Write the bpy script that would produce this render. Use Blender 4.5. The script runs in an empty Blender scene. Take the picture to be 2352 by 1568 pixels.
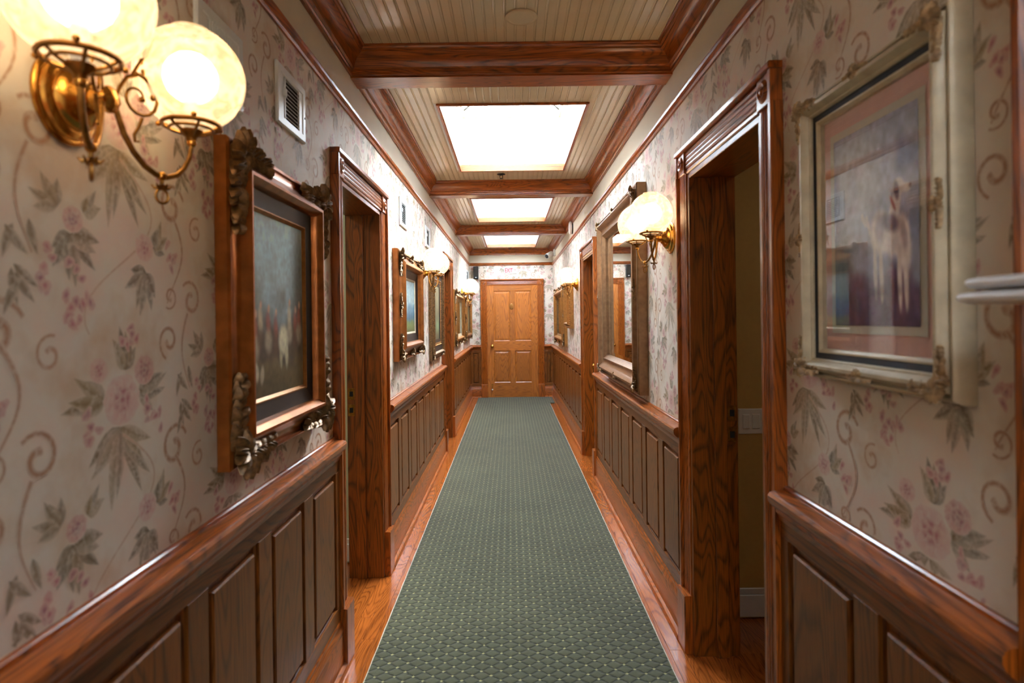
import bpy, bmesh, math, random
import numpy as np
from mathutils import Vector, Matrix

# ------------------------------------------------------------------ scene, camera, sky
scene = bpy.context.scene
COL = scene.collection
PI = math.pi
XL, XR, YE, YB = -0.735, 0.77, 10.95, -2.75      # wall planes: left, right, end, behind
H_CAM = 1.43
Z_CEIL, Z_CROWN = 2.67, 2.56
F_PX, VP, ROLL = 1400.0, (1173.0, 730.0), 0.0125

cam_d = bpy.data.cameras.new('camera')
cam = bpy.data.objects.new('camera', cam_d)
COL.objects.link(cam)
cam_d.sensor_width = 36.0
cam_d.lens = F_PX / 2352.0 * 36.0
cam_d.shift_x = (1176.0 - VP[0]) / 2352.0
cam_d.shift_y = (VP[1] - 784.0) / 2352.0
cam_d.clip_start = 0.05
cam.matrix_world = Matrix.Translation((0, 0, H_CAM)) @ Matrix.Rotation(PI/2, 4, 'X') @ Matrix.Rotation(-ROLL, 4, 'Z')
cam_d.dof.use_dof = True
cam_d.dof.focus_distance = 5.0
cam_d.dof.aperture_fstop = 3.4
scene.camera = cam

world = bpy.data.worlds.new('sky')
scene.world = world
world.use_nodes = True
wn = world.node_tree
wn.nodes.clear()
w_out = wn.nodes.new('ShaderNodeOutputWorld')
w_bg = wn.nodes.new('ShaderNodeBackground')
w_sky = wn.nodes.new('ShaderNodeTexSky')
w_sky.sky_type = 'HOSEK_WILKIE'
w_sky.sun_direction = (0.35, 0.5, 0.79)
w_sky.turbidity = 4.5
w_sky.ground_albedo = 0.4
w_bg.inputs['Strength'].default_value = 150.0
w_hs = wn.nodes.new('ShaderNodeHueSaturation')
w_hs.inputs['Saturation'].default_value = 0.42
wn.links.new(w_sky.outputs[0], w_hs.inputs['Color'])
wn.links.new(w_hs.outputs[0], w_bg.inputs['Color'])
wn.links.new(w_bg.outputs[0], w_out.inputs['Surface'])

BULB_STRENGTH = 9.0
scene.view_settings.view_transform = 'Standard'
scene.view_settings.look = 'None'
scene.view_settings.gamma = 1.0
scene.view_settings.use_curve_mapping = False
scene.view_settings.exposure = 0.92
cy = scene.cycles
cy.max_bounces = 6
cy.diffuse_bounces = 3
cy.glossy_bounces = 4
cy.transmission_bounces = 4
cy.transparent_max_bounces = 10
cy.caustics_reflective = False
cy.caustics_refractive = False
cy.sample_clamp_indirect = 6.0
cy.use_denoising = True
cy.use_adaptive_sampling = True
cy.adaptive_threshold = 0.15
cy.adaptive_min_samples = 16

# three skylights, after an unseen one added for light: x0, x1, y0, y1
SKY = [(-0.40, 0.455, -2.05, -0.75), (-0.40, 0.455, 3.53, 5.10), (-0.395, 0.45, 6.28, 7.79), (-0.39, 0.44, 9.08, 10.60)]
Z_TOP = 3.13
for i, (x0, x1, y0, y1) in enumerate(SKY):       # portals: where the sky comes in
    ld = bpy.data.lights.new('skylight_portal', 'AREA')
    ld.shape = 'RECTANGLE'
    ld.size, ld.size_y = x1 - x0 - 0.06, y1 - y0 - 0.06
    ld.cycles.is_portal = True
    lo = bpy.data.objects.new('skylight_portal', ld)
    lo.location = ((x0+x1)/2, (y0+y1)/2, Z_TOP - 0.005)
    COL.objects.link(lo)

# ------------------------------------------------------------------ node helpers
def srgb(r, g, b):
    def f(c):
        c /= 255.0
        return c/12.92 if c <= 0.04045 else ((c+0.055)/1.055)**2.4
    return (f(r), f(g), f(b), 1.0)

def new_mat(name):
    m = bpy.data.materials.new(name)
    m.use_nodes = True
    nt = m.node_tree
    return m, nt, nt.nodes['Principled BSDF'], nt.nodes['Material Output']

def N(nt, kind, **kw):
    n = nt.nodes.new(kind)
    ins = kw.pop('ins', {})
    for k, v in kw.items():
        setattr(n, k, v)
    for k, v in ins.items():
        if hasattr(v, 'is_output'):
            nt.links.new(v, n.inputs[k])
        else:
            n.inputs[k].default_value = v
    return n

def math_n(nt, op, a, b=None, c=None, clamp=False):
    n = nt.nodes.new('ShaderNodeMath'); n.operation = op; n.use_clamp = clamp
    for i, v in enumerate((a, b, c)):
        if v is None: continue
        if hasattr(v, 'is_output'): nt.links.new(v, n.inputs[i])
        else: n.inputs[i].default_value = v
    return n.outputs[0]

def ramp(nt, fac, stops):
    r = nt.nodes.new('ShaderNodeValToRGB')
    nt.links.new(fac, r.inputs[0])
    el = r.color_ramp.elements
    while len(el) < len(stops): el.new(0.5)
    for e, (p, c) in zip(el, stops):
        e.position = p; e.color = c
    return r.outputs[0]

def mixc(nt, fac, a, b, mode='MIX'):
    n = nt.nodes.new('ShaderNodeMix'); n.data_type = 'RGBA'; n.blend_type = mode
    for i, v in ((0, fac), (6, a), (7, b)):
        if hasattr(v, 'is_output'): nt.links.new(v, n.inputs[i])
        else: n.inputs[i].default_value = v
    return n.outputs[2]

def bump(nt, bsdf, h, strength=0.3, dist=0.01):
    b = N(nt, 'ShaderNodeBump', ins={'Height': h, 'Strength': strength, 'Distance': dist})
    nt.links.new(b.outputs[0], bsdf.inputs['Normal'])

def plain(name, col, rough=0.5, metal=0.0, coat=0.0, noise=0.0, nscale=40.0, bumpy=0.0):
    m, nt, b, o = new_mat(name)
    b.inputs['Roughness'].default_value = rough
    b.inputs['Metallic'].default_value = metal
    b.inputs['Coat Weight'].default_value = coat
    b.inputs['Coat Roughness'].default_value = 0.12
    tc = N(nt, 'ShaderNodeTexCoord')
    nz = N(nt, 'ShaderNodeTexNoise', ins={'Vector': tc.outputs['Object'], 'Scale': nscale, 'Detail': 3.0})
    d = tuple(c*(1-noise) for c in col[:3]) + (1,)
    l = tuple(min(1, c*(1+noise)) for c in col[:3]) + (1,)
    nt.links.new(ramp(nt, nz.outputs[0], [(0.3, d), (0.7, l)]), b.inputs['Base Color'])
    if bumpy: bump(nt, b, nz.outputs[0], bumpy, 0.004)
    return m

def oak(name, light, dark, rough=0.3, coat=0.35, ring=1.0, spec=0.5):
    m, nt, b, o = new_mat(name)
    uv = N(nt, 'ShaderNodeUVMap')
    oi = N(nt, 'ShaderNodeObjectInfo')
    off = N(nt, 'ShaderNodeCombineXYZ', ins={'X': math_n(nt, 'MULTIPLY', oi.outputs['Random'], 37.0),
                                             'Y': math_n(nt, 'MULTIPLY', oi.outputs['Random'], 19.0)})
    add = N(nt, 'ShaderNodeVectorMath', operation='ADD', ins={0: uv.outputs[0], 1: off.outputs[0]})
    m1 = N(nt, 'ShaderNodeMapping', ins={'Vector': add.outputs[0], 'Scale': (1.3*ring, 9.0*ring, 1.0)})
    n1 = N(nt, 'ShaderNodeTexNoise', noise_dimensions='2D', ins={'Vector': m1.outputs[0], 'Scale': 1.0, 'Detail': 1.5, 'Roughness': 0.4, 'Distortion': 0.3})
    rg = math_n(nt, 'FRACT', math_n(nt, 'MULTIPLY', n1.outputs[0], 17.0))
    rings = ramp(nt, rg, [(0.0, (0.12,)*3+(1,)), (0.5, (0.0,)*3+(1,)), (0.84, (0.75,)*3+(1,)), (1.0, (0.2,)*3+(1,))])
    m2 = N(nt, 'ShaderNodeMapping', ins={'Vector': add.outputs[0], 'Scale': (9.0, 330.0, 1.0)})
    n2 = N(nt, 'ShaderNodeTexNoise', noise_dimensions='2D', ins={'Vector': m2.outputs[0], 'Scale': 1.0, 'Detail': 2.0})
    pores = ramp(nt, n2.outputs[0], [(0.38, (1,)*3+(1,)), (0.56, (0,)*3+(1,))])
    f1 = math_n(nt, 'MULTIPLY_ADD', pores, 0.35, math_n(nt, 'MULTIPLY', rings, 0.75), clamp=True)
    c1 = mixc(nt, f1, light, dark)
    # board to board tone
    tone = math_n(nt, 'MULTIPLY_ADD', oi.outputs['Random'], 0.3, 0.85)
    c2 = mixc(nt, 1.0, c1, N(nt, 'ShaderNodeCombineColor', ins={0: tone, 1: tone, 2: tone}).outputs[0], 'MULTIPLY')
    nt.links.new(c2, b.inputs['Base Color'])
    b.inputs['Roughness'].default_value = rough
    b.inputs['Coat Weight'].default_value = coat
    b.inputs['Coat Roughness'].default_value = 0.16
    b.inputs['Specular IOR Level'].default_value = spec
    bump(nt, b, f1, 0.06, 0.002)
    return m

MAT = {}
MAT['oak'] = oak('oak_varnished', srgb(170, 88, 25), srgb(58, 23, 4), 0.28, 0.2)
MAT['oak_panel'] = oak('oak_panel', srgb(130, 74, 24), srgb(62, 29, 8), 0.32, 0.08, 0.7, 0.35)  # darker than the other oak: shade on the wainscot put into the colour
MAT['oak_jamb'] = oak('oak_jamb', srgb(150, 80, 18), srgb(30, 11, 2), 0.32, 0.15, 0.85)
MAT['oak_door'] = oak('oak_door', srgb(190, 112, 40), srgb(122, 64, 22), 0.34, 0.35, 0.8)
MAT['oak_floor'] = oak('oak_floor', srgb(178, 98, 38), srgb(104, 50, 16), 0.18, 0.5, 0.9)
MAT['cream_ceiling'] = plain('cream_gloss_paint', srgb(216, 202, 170), 0.22, coat=0.3, noise=0.03, nscale=9)
MAT['cream_plaster'] = plain('cream_plaster', srgb(214, 205, 184), 0.75, noise=0.03, nscale=6)
MAT['white_plaster'] = plain('white_plaster', srgb(238, 238, 236), 0.8, noise=0.02, nscale=8)
MAT['white_metal'] = plain('white_enamel', srgb(222, 228, 226), 0.35, noise=0.03, nscale=30)
MAT['white_plastic'] = plain('white_plastic', srgb(232, 232, 228), 0.3, noise=0.02, nscale=30)
MAT['white_paint'] = plain('white_gloss_paint', srgb(226, 228, 228), 0.3, coat=0.3, noise=0.03, nscale=12)
MAT['dark_gap'] = plain('dark_gap', srgb(26, 24, 20), 0.9)
MAT['black'] = plain('black_plastic', srgb(26, 28, 30), 0.35, noise=0.2)
MAT['black_lacquer'] = plain('black_lacquer', srgb(14, 16, 18), 0.42, coat=0.0, noise=0.2, nscale=20)
MAT['navy'] = plain('navy_liner', srgb(20, 30, 42), 0.6, noise=0.2, nscale=60)
MAT['brass'] = plain('polished_brass', srgb(214, 158, 74), 0.2, 1.0, noise=0.12, nscale=30)
MAT['old_brass'] = plain('antique_brass', srgb(150, 108, 52), 0.36, 1.0, noise=0.35, nscale=60, bumpy=0.1)
MAT['gold_brown'] = plain('bronze_gilt', srgb(160, 94, 38), 0.28, 0.65, coat=0.2, noise=0.25, nscale=25, bumpy=0.05)
MAT['gilt_dark'] = plain('darkened_gilt', srgb(122, 92, 56), 0.42, 0.45, noise=0.5, nscale=70, bumpy=0.3)
MAT['gold'] = plain('old_gold_leaf', srgb(162, 112, 56), 0.34, 0.55, noise=0.2, nscale=40, bumpy=0.05)
MAT['silver_gilt'] = plain('silver_gilt', srgb(142, 108, 76), 0.3, 0.6, noise=0.2, nscale=30, bumpy=0.06)
MAT['cream_gilt'] = plain('cream_gilt', srgb(196, 184, 154), 0.42, 0.15, coat=0.15, noise=0.16, nscale=22, bumpy=0.05)
MAT['cream_antique'] = plain('cream_antique_relief', srgb(176, 150, 112), 0.5, 0.15, noise=0.5, nscale=60, bumpy=0.3)
MAT['pink_mat'] = plain('pink_mount_board', srgb(226, 190, 182), 0.8, noise=0.04)
MAT['cream_mat'] = plain('cream_mount_board', srgb(214, 216, 204), 0.8, noise=0.03)
MAT['green_wall'] = plain('pale_green_paint', srgb(190, 198, 172), 0.7, noise=0.03)
MAT['ochre_wall'] = plain('ochre_paint', srgb(196, 160, 90), 0.7, noise=0.03)
MAT['red'] = plain('red_letter', srgb(196, 40, 52), 0.5)
MAT['steel'] = plain('dark_steel', srgb(60, 58, 54), 0.35, 0.8)
MAT['curb'] = plain('curb_painted_wood', srgb(206, 190, 150), 0.5, noise=0.15, nscale=25)

def mat_mirror():
    m, nt, b, o = new_mat('mirror_silvering')
    b.inputs['Metallic'].default_value = 1.0
    b.inputs['Roughness'].default_value = 0.015
    b.inputs['Base Color'].default_value = (0.88, 0.9, 0.88, 1)
    return m
MAT['mirror'] = mat_mirror()

def mat_glass(name, tint=(1, 1, 1, 1), ior=1.5):
    m, nt, b, o = new_mat(name)
    nt.nodes.remove(b)
    ge = N(nt, 'ShaderNodeNewGeometry')      # a thin sheet reflects alike from both faces
    io = math_n(nt, 'MULTIPLY_ADD', ge.outputs['Backfacing'], 1.0/ior - ior, ior)
    fr = N(nt, 'ShaderNodeFresnel', ins={'IOR': io})
    tr = N(nt, 'ShaderNodeBsdfTransparent', ins={'Color': tint})
    gl = N(nt, 'ShaderNodeBsdfGlossy', ins={'Roughness': 0.02, 'Color': (1, 1, 1, 1)})
    mx = N(nt, 'ShaderNodeMixShader', ins={0: fr.outputs[0], 1: tr.outputs[0], 2: gl.outputs[0]})
    nt.links.new(mx.outputs[0], o.inputs['Surface'])
    return m
MAT['pane'] = mat_glass('clear_pane', (0.93, 0.96, 0.97, 1))
MAT['picture_glass'] = mat_glass('picture_glass', (0.98, 0.98, 0.98, 1), 1.5)

def mat_globe():
    m, nt, b, o = new_mat('frosted_etched_globe')
    nt.nodes.remove(b)
    tc = N(nt, 'ShaderNodeTexCoord')
    nz = N(nt, 'ShaderNodeTexNoise', ins={'Vector': tc.outputs['Object'], 'Scale': 34.0, 'Detail': 4.0, 'Distortion': 1.2})
    colr = ramp(nt, nz.outputs[0], [(0.40, srgb(222, 208, 178)), (0.58, srgb(250, 242, 224))])
    tl = N(nt, 'ShaderNodeBsdfTranslucent', ins={'Color': colr})
    df = N(nt, 'ShaderNodeBsdfDiffuse', ins={'Color': colr})
    tr = N(nt, 'ShaderNodeBsdfTransparent', ins={'Color': (1.0, 0.95, 0.86, 1)})
    gl = N(nt, 'ShaderNodeBsdfGlossy', ins={'Roughness': 0.12})
    m1 = N(nt, 'ShaderNodeMixShader', ins={0: 0.32, 1: tl.outputs[0], 2: df.outputs[0]})
    etch = math_n(nt, 'MULTIPLY_ADD', nz.outputs[0], -0.45, 0.70, clamp=True)
    m2 = N(nt, 'ShaderNodeMixShader', ins={0: etch, 1: m1.outputs[0], 2: tr.outputs[0]})
    m3 = N(nt, 'ShaderNodeMixShader', ins={0: 0.05, 1: m2.outputs[0], 2: gl.outputs[0]})
    nt.links.new(m3.outputs[0], o.inputs['Surface'])
    return m
MAT['globe'] = mat_globe()

def mat_emit(name, col, s):
    m, nt, b, o = new_mat(name)
    nt.nodes.remove(b)
    e = N(nt, 'ShaderNodeEmission', ins={'Color': col, 'Strength': s})
    nt.links.new(e.outputs[0], o.inputs['Surface'])
    return m
MAT['bulb'] = mat_emit('lit_bulb', (1.0, 0.72, 0.45, 1), BULB_STRENGTH)

GROUND = srgb(224, 216, 200)
def mat_wallpaper(name, printed):
    m, nt, b, o = new_mat(name)
    tc = N(nt, 'ShaderNodeTexCoord')
    n1 = N(nt, 'ShaderNodeTexNoise', ins={'Vector': tc.outputs['Object'], 'Scale': 5.5, 'Detail': 4.0, 'Roughness': 0.6})
    ground = ramp(nt, n1.outputs[0], [(0.32, srgb(210, 188, 162)), (0.5, GROUND), (0.68, srgb(228, 206, 190))])
    if printed:
        at = N(nt, 'ShaderNodeAttribute', attribute_name='Col')
        n2 = N(nt, 'ShaderNodeTexNoise', ins={'Vector': tc.outputs['Object'], 'Scale': 95.0, 'Detail': 3.0, 'Roughness': 0.65})
        f = ramp(nt, n2.outputs[0], [(0.34, (0.5,)*3+(1,)), (0.52, (1.0,)*3+(1,))])
        f2 = math_n(nt, 'MULTIPLY', f, at.outputs['Alpha'])
        colr = mixc(nt, f2, ground, at.outputs['Color'])
    else:
        colr = ground
    nt.links.new(colr, b.inputs['Base Color'])
    b.inputs['Roughness'].default_value = 0.62
    b.inputs['Specular IOR Level'].default_value = 0.3
    return m
MAT['wallpaper'] = mat_wallpaper('wallpaper_ground', False)
MAT['wallpaper_print'] = mat_wallpaper('wallpaper_print', True)

def mat_canvas(name, rough=0.35):
    m, nt, b, o = new_mat(name)
    at = N(nt, 'ShaderNodeAttribute', attribute_name='Col')
    tc = N(nt, 'ShaderNodeTexCoord')
    nz = N(nt, 'ShaderNodeTexNoise', ins={'Vector': tc.outputs['Object'], 'Scale': 60.0, 'Detail': 4.0})
    k = ramp(nt, nz.outputs[0], [(0.3, (0.9,)*3+(1,)), (0.7, (1.08,)*3+(1,))])
    nt.links.new(mixc(nt, 1.0, at.outputs['Color'], k, 'MULTIPLY'), b.inputs['Base Color'])
    b.inputs['Roughness'].default_value = rough
    bump(nt, b, nz.outputs[0], 0.1, 0.002)
    return m
MAT['canvas'] = mat_canvas('painted_canvas', 0.35)
MAT['paper_print'] = mat_canvas('paper_print', 0.7)

def mat_carpet():
    m, nt, b, o = new_mat('green_trellis_carpet')
    tc = N(nt, 'ShaderNodeTexCoord')
    n0 = N(nt, 'ShaderNodeTexNoise', ins={'Vector': tc.outputs['Object'], 'Scale': 60.0, 'Detail': 2.0})
    sep0 = N(nt, 'ShaderNodeSeparateXYZ', ins={0: tc.outputs['Object']})
    wob = math_n(nt, 'MULTIPLY_ADD', n0.outputs[0], 0.16, -0.08)
    a = math_n(nt, 'ADD', math_n(nt, 'DIVIDE', sep0.outputs['X'], 0.077), wob)
    bb = math_n(nt, 'ADD', math_n(nt, 'DIVIDE', sep0.outputs['Y'], 0.064), wob)
    s = math_n(nt, 'ADD', a, bb); t = math_n(nt, 'SUBTRACT', a, bb)
    ds = math_n(nt, 'ABSOLUTE', math_n(nt, 'SUBTRACT', math_n(nt, 'FRACT', s), 0.5))
    dt = math_n(nt, 'ABSOLUTE', math_n(nt, 'SUBTRACT', math_n(nt, 'FRACT', t), 0.5))
    mx = math_n(nt, 'MAXIMUM', ds, dt); mn = math_n(nt, 'MINIMUM', ds, dt)
    n1 = N(nt, 'ShaderNodeTexNoise', ins={'Vector': tc.outputs['Object'], 'Scale': 420.0, 'Detail': 2.0})
    n3 = N(nt, 'ShaderNodeTexNoise', ins={'Vector': tc.outputs['Object'], 'Scale': 2.2, 'Detail': 3.0})
    basec = ramp(nt, n1.outputs[0], [(0.3, srgb(65, 68, 49)), (0.7, srgb(97, 99, 73))])
    wear = ramp(nt, n3.outputs[0], [(0.35, (0.86,)*3+(1,)), (0.65, (1.08,)*3+(1,))])
    basec = mixc(nt, 1.0, basec, wear, 'MULTIPLY')
    line = ramp(nt, mx, [(0.36, (0,)*3+(1,)), (0.47, (1,)*3+(1,))])
    c1 = mixc(nt, math_n(nt, 'MULTIPLY', line, 0.8), basec, srgb(30, 36, 28))
    dot = ramp(nt, mn, [(0.385, (0,)*3+(1,)), (0.425, (1,)*3+(1,))])
    c2 = mixc(nt, dot, c1, srgb(178, 174, 120))
    nt.links.new(c2, b.inputs['Base Color'])
    b.inputs['Roughness'].default_value = 0.95
    b.inputs['Specular IOR Level'].default_value = 0.15
    b.inputs['Sheen Weight'].default_value = 0.25
    hgt = math_n(nt, 'MULTIPLY_ADD', n1.outputs[0], 0.25, math_n(nt, 'SUBTRACT', 1.0, math_n(nt, 'POWER', math_n(nt, 'MULTIPLY', mx, 2.0), 3.0)))
    bump(nt, b, hgt, 0.7, 0.006)
    return m
MAT['carpet'] = mat_carpet()
MAT['binding'] = plain('cream_binding', srgb(206, 198, 176), 0.9, noise=0.2, nscale=150)

# ------------------------------------------------------------------ mesh builder
class MB:
    def __init__(s):
        s.v = []; s.f = []; s.c = None
    def add(s, vs, fs):
        o = len(s.v)
        s.v.extend([tuple(p) for p in vs])
        s.f.extend([tuple(i + o for i in f) for f in fs])
    def box(s, x0, x1, y0, y1, z0, z1):
        vs = [(x, y, z) for x in (x0, x1) for y in (y0, y1) for z in (z0, z1)]
        s.add(vs, [(0, 1, 3, 2), (4, 6, 7, 5), (0, 4, 5, 1), (2, 3, 7, 6), (0, 2, 6, 4), (1, 5, 7, 3)])
        return s
    def cbox(s, x0, x1, y0, y1, z0, z1, c=0.003):
        """box whose +z (outer) face is chamfered"""
        vs = [(x0, y0, z0), (x1, y0, z0), (x1, y1, z0), (x0, y1, z0),
              (x0, y0, z1-c), (x1, y0, z1-c), (x1, y1, z1-c), (x0, y1, z1-c),
              (x0+c, y0+c, z1), (x1-c, y0+c, z1), (x1-c, y1-c, z1), (x0+c, y1-c, z1)]
        fs = [(3, 2, 1, 0), (8, 9, 10, 11)]
        for i in range(4):
            j = (i+1) % 4
            fs.append((i, j, j+4, i+4)); fs.append((i+4, j+4, j+8, i+8))
        s.add(vs, fs); return s
    def loft(s, rings, closed_path=False, closed_prof=True, caps=True):
        n = len(rings[0]); vs = [p for r in rings for p in r]; fs = []
        m = len(rings)
        for i in range(m if closed_path else m-1):
            a, b = i*n, ((i+1) % m)*n
            for j in range(n if closed_prof else n-1):
                k = (j+1) % n
                fs.append((a+j, a+k, b+k, b+j))
        if caps and not closed_path:
            fs.append(tuple(range(n-1, -1, -1))); fs.append(tuple((m-1)*n + j for j in range(n)))
        s.add(vs, fs); return s
    def extr(s, prof, fn, t0, t1):
        """prof pts (a,b); fn(a,b,t)->xyz"""
        g = lambda t: t if callable(t) else (lambda a, b: t)
        f0, f1 = g(t0), g(t1)
        return s.loft([[fn(a, b, f0(a, b)) for a, b in prof], [fn(a, b, f1(a, b)) for a, b in prof]])
    def tube(s, path, rad, n=8, caps=True):
        P = [Vector(p) for p in path]; m = len(P)
        R = rad if hasattr(rad, '__len__') else [rad]*m
        T = [(P[min(i+1, m-1)] - P[max(i-1, 0)]).normalized() for i in range(m)]
        up = Vector((0, 0, 1)) if abs(T[0].z) < 0.9 else Vector((1, 0, 0))
        nrm = (up - T[0]*up.dot(T[0])).normalized()
        rings = []
        for i in range(m):
            nrm = (nrm - T[i]*nrm.dot(T[i])).normalized()
            bn = T[i].cross(nrm)
            rings.append([P[i] + (nrm*math.cos(2*PI*k/n) + bn*math.sin(2*PI*k/n))*R[i] for k in range(n)])
        return s.loft(rings, caps=caps)
    def lathe(s, prof, n=24, org=(0, 0, 0), axis='z', cap=False):
        """prof (r,h) around axis"""
        rings = []
        for r, h in prof:
            ring = []
            for k in range(n):
                a = 2*PI*k/n; c, d = r*math.cos(a), r*math.sin(a)
                p = {'z': (c, d, h), 'y': (d, h, c), 'x': (h, c, d)}[axis]
                ring.append((p[0]+org[0], p[1]+org[1], p[2]+org[2]))
            rings.append(ring)
        return s.loft(rings, caps=cap)
    def ball(s, c, r, n=10, sc=(1, 1, 1)):
        rings = []
        m = max(4, n//2)
        for i in range(m+1):
            t = PI*i/m; rr = max(1e-4, math.sin(t))*r; h = -math.cos(t)*r
            rings.append([(c[0]+rr*math.cos(2*PI*k/n)*sc[0], c[1]+rr*math.sin(2*PI*k/n)*sc[1], c[2]+h*sc[2]) for k in range(n)])
        return s.loft(rings)
    def lobe(s, p, ang, L, W, Hh, curl=0.35):
        """a curled leaf lobe lying in the local xy plane, domed to +z"""
        ca, sa = math.cos(ang), math.sin(ang)
        ns, nw = 6, 6
        rings = []
        for i in range(ns+1):
            t = i/ns
            w = W*(math.sin(PI*min(1, t*0.93+0.07))**0.7)*0.5 + 1e-4
            ring = []
            for j in range(nw+1):
                q = -1 + 2*j/nw
                x = L*t; y = w*q
                z = Hh*(math.cos(q*PI/2)**0.6 if abs(q) < 1 else 0)*math.sin(PI*min(1, 0.12+t*0.8))*(1 - 0.35*math.exp(-(q*4)**2)) + curl*Hh*t*t
                y += 0.12*W*math.sin(t*PI*1.5)
                ring.append((p[0]+x*ca-y*sa, p[1]+x*sa+y*ca, p[2]+z))
            rings.append(ring)
        return s.loft(rings, closed_prof=False, caps=False)

ALL = []
def mk_mesh(name, mb, mat, grain=0, smooth=None, bevel=0.0, cols=None):
    me = bpy.data.meshes.new(name)
    me.from_pydata(mb.v, [], mb.f)
    bm = bmesh.new(); bm.from_mesh(me)
    if cols is None:
        bmesh.ops.recalc_face_normals(bm, faces=bm.faces)
        if bevel:
            bmesh.ops.bevel(bm, geom=[e for e in bm.edges if len(e.link_faces) == 2 and e.calc_face_angle(0) > 0.8], offset=bevel, segments=1, affect='EDGES', clamp_overlap=True)
    uvl = bm.loops.layers.uv.new('UVMap')
    oth = [a for a in (0, 1, 2) if a != grain]
    for f in bm.faces:
        nn = f.normal
        if abs(nn[grain]) > 0.8: ua, va = oth
        else:
            ua = grain
            va = oth[0] if abs(nn[oth[0]]) < abs(nn[oth[1]]) else oth[1]
        for l in f.loops:
            co = l.vert.co
            l[uvl].uv = (co[ua], co[va] + 0.37*co[[a for a in oth if a != va][0]] if ua == grain else co[va])
    bm.to_mesh(me); bm.free()
    if cols is not None:
        at = me.color_attributes.new('Col', 'FLOAT_COLOR', 'POINT')
        at.data.foreach_set('color', np.asarray(cols, dtype=np.float32).ravel())
    if smooth is not None:
        me.polygons.foreach_set('use_smooth', [True]*len(me.polygons))
        if smooth < 3: me.set_sharp_from_angle(angle=smooth)
    me.materials.append(MAT[mat] if isinstance(mat, str) else mat)
    me.update()
    return me

def obj(name, mesh, parent=None, mat4=None):
    o = bpy.data.objects.new(name, mesh)
    COL.objects.link(o)
    if parent is not None: o.parent = parent
    if mat4 is not None: o.matrix_local = mat4
    ALL.append(o)
    return o

def part(name, mb, mat, parent=None, grain=0, smooth=None, bevel=0.0, cols=None, mat4=None):
    return obj(name, mk_mesh(name, mb, mat, grain, smooth, bevel, cols), parent, mat4)

def tag(o, label, cat=None, group=None, kind=None):
    o['label'] = label
    if cat: o['category'] = cat
    if group: o['group'] = group
    if kind: o['kind'] = kind
    return o

def empty(name, m4):
    o = bpy.data.objects.new(name, None)
    o.empty_display_size = 0.1
    o.matrix_world = m4
    COL.objects.link(o)
    return o

def copy_tree(o, parent=None):
    c = o.copy(); COL.objects.link(c)
    if parent is not None: c.parent = parent
    for ch in list(o.children): copy_tree(ch, c)
    return c

def frame_m(side, along, z, off=0.0):
    """local x = along the wall, local y = up, local z = out of the wall"""
    if side == 'L': u, w, p = Vector((0, 1, 0)), Vector((1, 0, 0)), Vector((XL+off, along, z))
    elif side == 'R': u, w, p = Vector((0, -1, 0)), Vector((-1, 0, 0)), Vector((XR-off, along, z))
    else: u, w, p = Vector((1, 0, 0)), Vector((0, -1, 0)), Vector((along, YE-off, z))
    v = Vector((0, 0, 1))
    return Matrix(((u.x, v.x, w.x, p.x), (u.y, v.y, w.y, p.y), (u.z, v.z, w.z, p.z), (0, 0, 0, 1)))

def structure(o, label):
    return tag(o, label, kind='structure')

# ------------------------------------------------------------------ setting: walls
WT = 0.165                                   # wall thickness
CW = 0.112                                   # door casing width
D_H = 2.03                                   # opening height
# doorways: side, y of outer casing edges
DOORS = {'door3': ('L', 2.50, 3.51), 'door4': ('L', 6.45, 7.47), 'door1': ('R', 1.705, 2.69), 'door2': ('R', 5.39, 6.42), 'door5': ('R', -0.12, 0.89)}
def openings(side):
    return sorted((a+CW, b-CW) for s, a, b in DOORS.values() if s == side)

def wall_mesh(side):
    mb = MB()
    x0, x1 = (XL-WT, XL) if side == 'L' else (XR, XR+WT)
    y = YB
    for a, b in openings(side):
        mb.box(x0, x1, y, a, -.05, 2.75)
        mb.box(x0, x1, a, b, D_H, 2.75)
        y = b
    mb.box(x0, x1, y, YE+0.2, -.05, 2.75)
    for s, a, b in [DOORS[k] for k in ('door2', 'door4', 'door5')]:      # unseen boxes behind the shut doors, added to block sky leaks
        if s == side:
            bx = (x0-.09, x0-.02) if side == 'L' else (x1+.02, x1+.09)
            mb.box(bx[0], bx[1], a, b, -.05, 2.4)
            mb.box(min(bx[0], x0+.01), max(bx[1], x1-.01), a, a+.06, -.05, 2.4); mb.box(min(bx[0], x0+.01), max(bx[1], x1-.01), b-.06, b, -.05, 2.4)
            mb.box(min(bx[0], x0+.01), max(bx[1], x1-.01), a, b, 2.3, 2.4)
    return mb
wl = structure(part('wall_left', wall_mesh('L'), 'wallpaper'), 'left corridor wall in cream floral wallpaper')
wr = structure(part('wall_right', wall_mesh('R'), 'wallpaper'), 'right corridor wall in cream floral wallpaper')
we = structure(part('wall_end', MB().box(XL-WT, XR+WT, YE, YE+0.2, -.05, 2.75), 'wallpaper'), 'floral papered end wall around the closed oak door')
wb = structure(part('wall_back', MB().box(XL-WT, XR+WT, YB-0.2, YB, -.05, 2.75), 'wallpaper'), 'papered wall behind the viewpoint')
# plain cream frieze between picture rail and crown
for w, bx in ((wl, (XL, XL+0.004, YB, YE)), (wr, (XR-0.004, XR, YB, YE))):
    part('frieze', MB().box(bx[0], bx[1], bx[2], bx[3], 2.40, 2.60), 'cream_plaster', w)
part('frieze', MB().box(XL, XR, YE-0.004, YE, 2.40, 2.60), 'cream_plaster', we)

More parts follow.
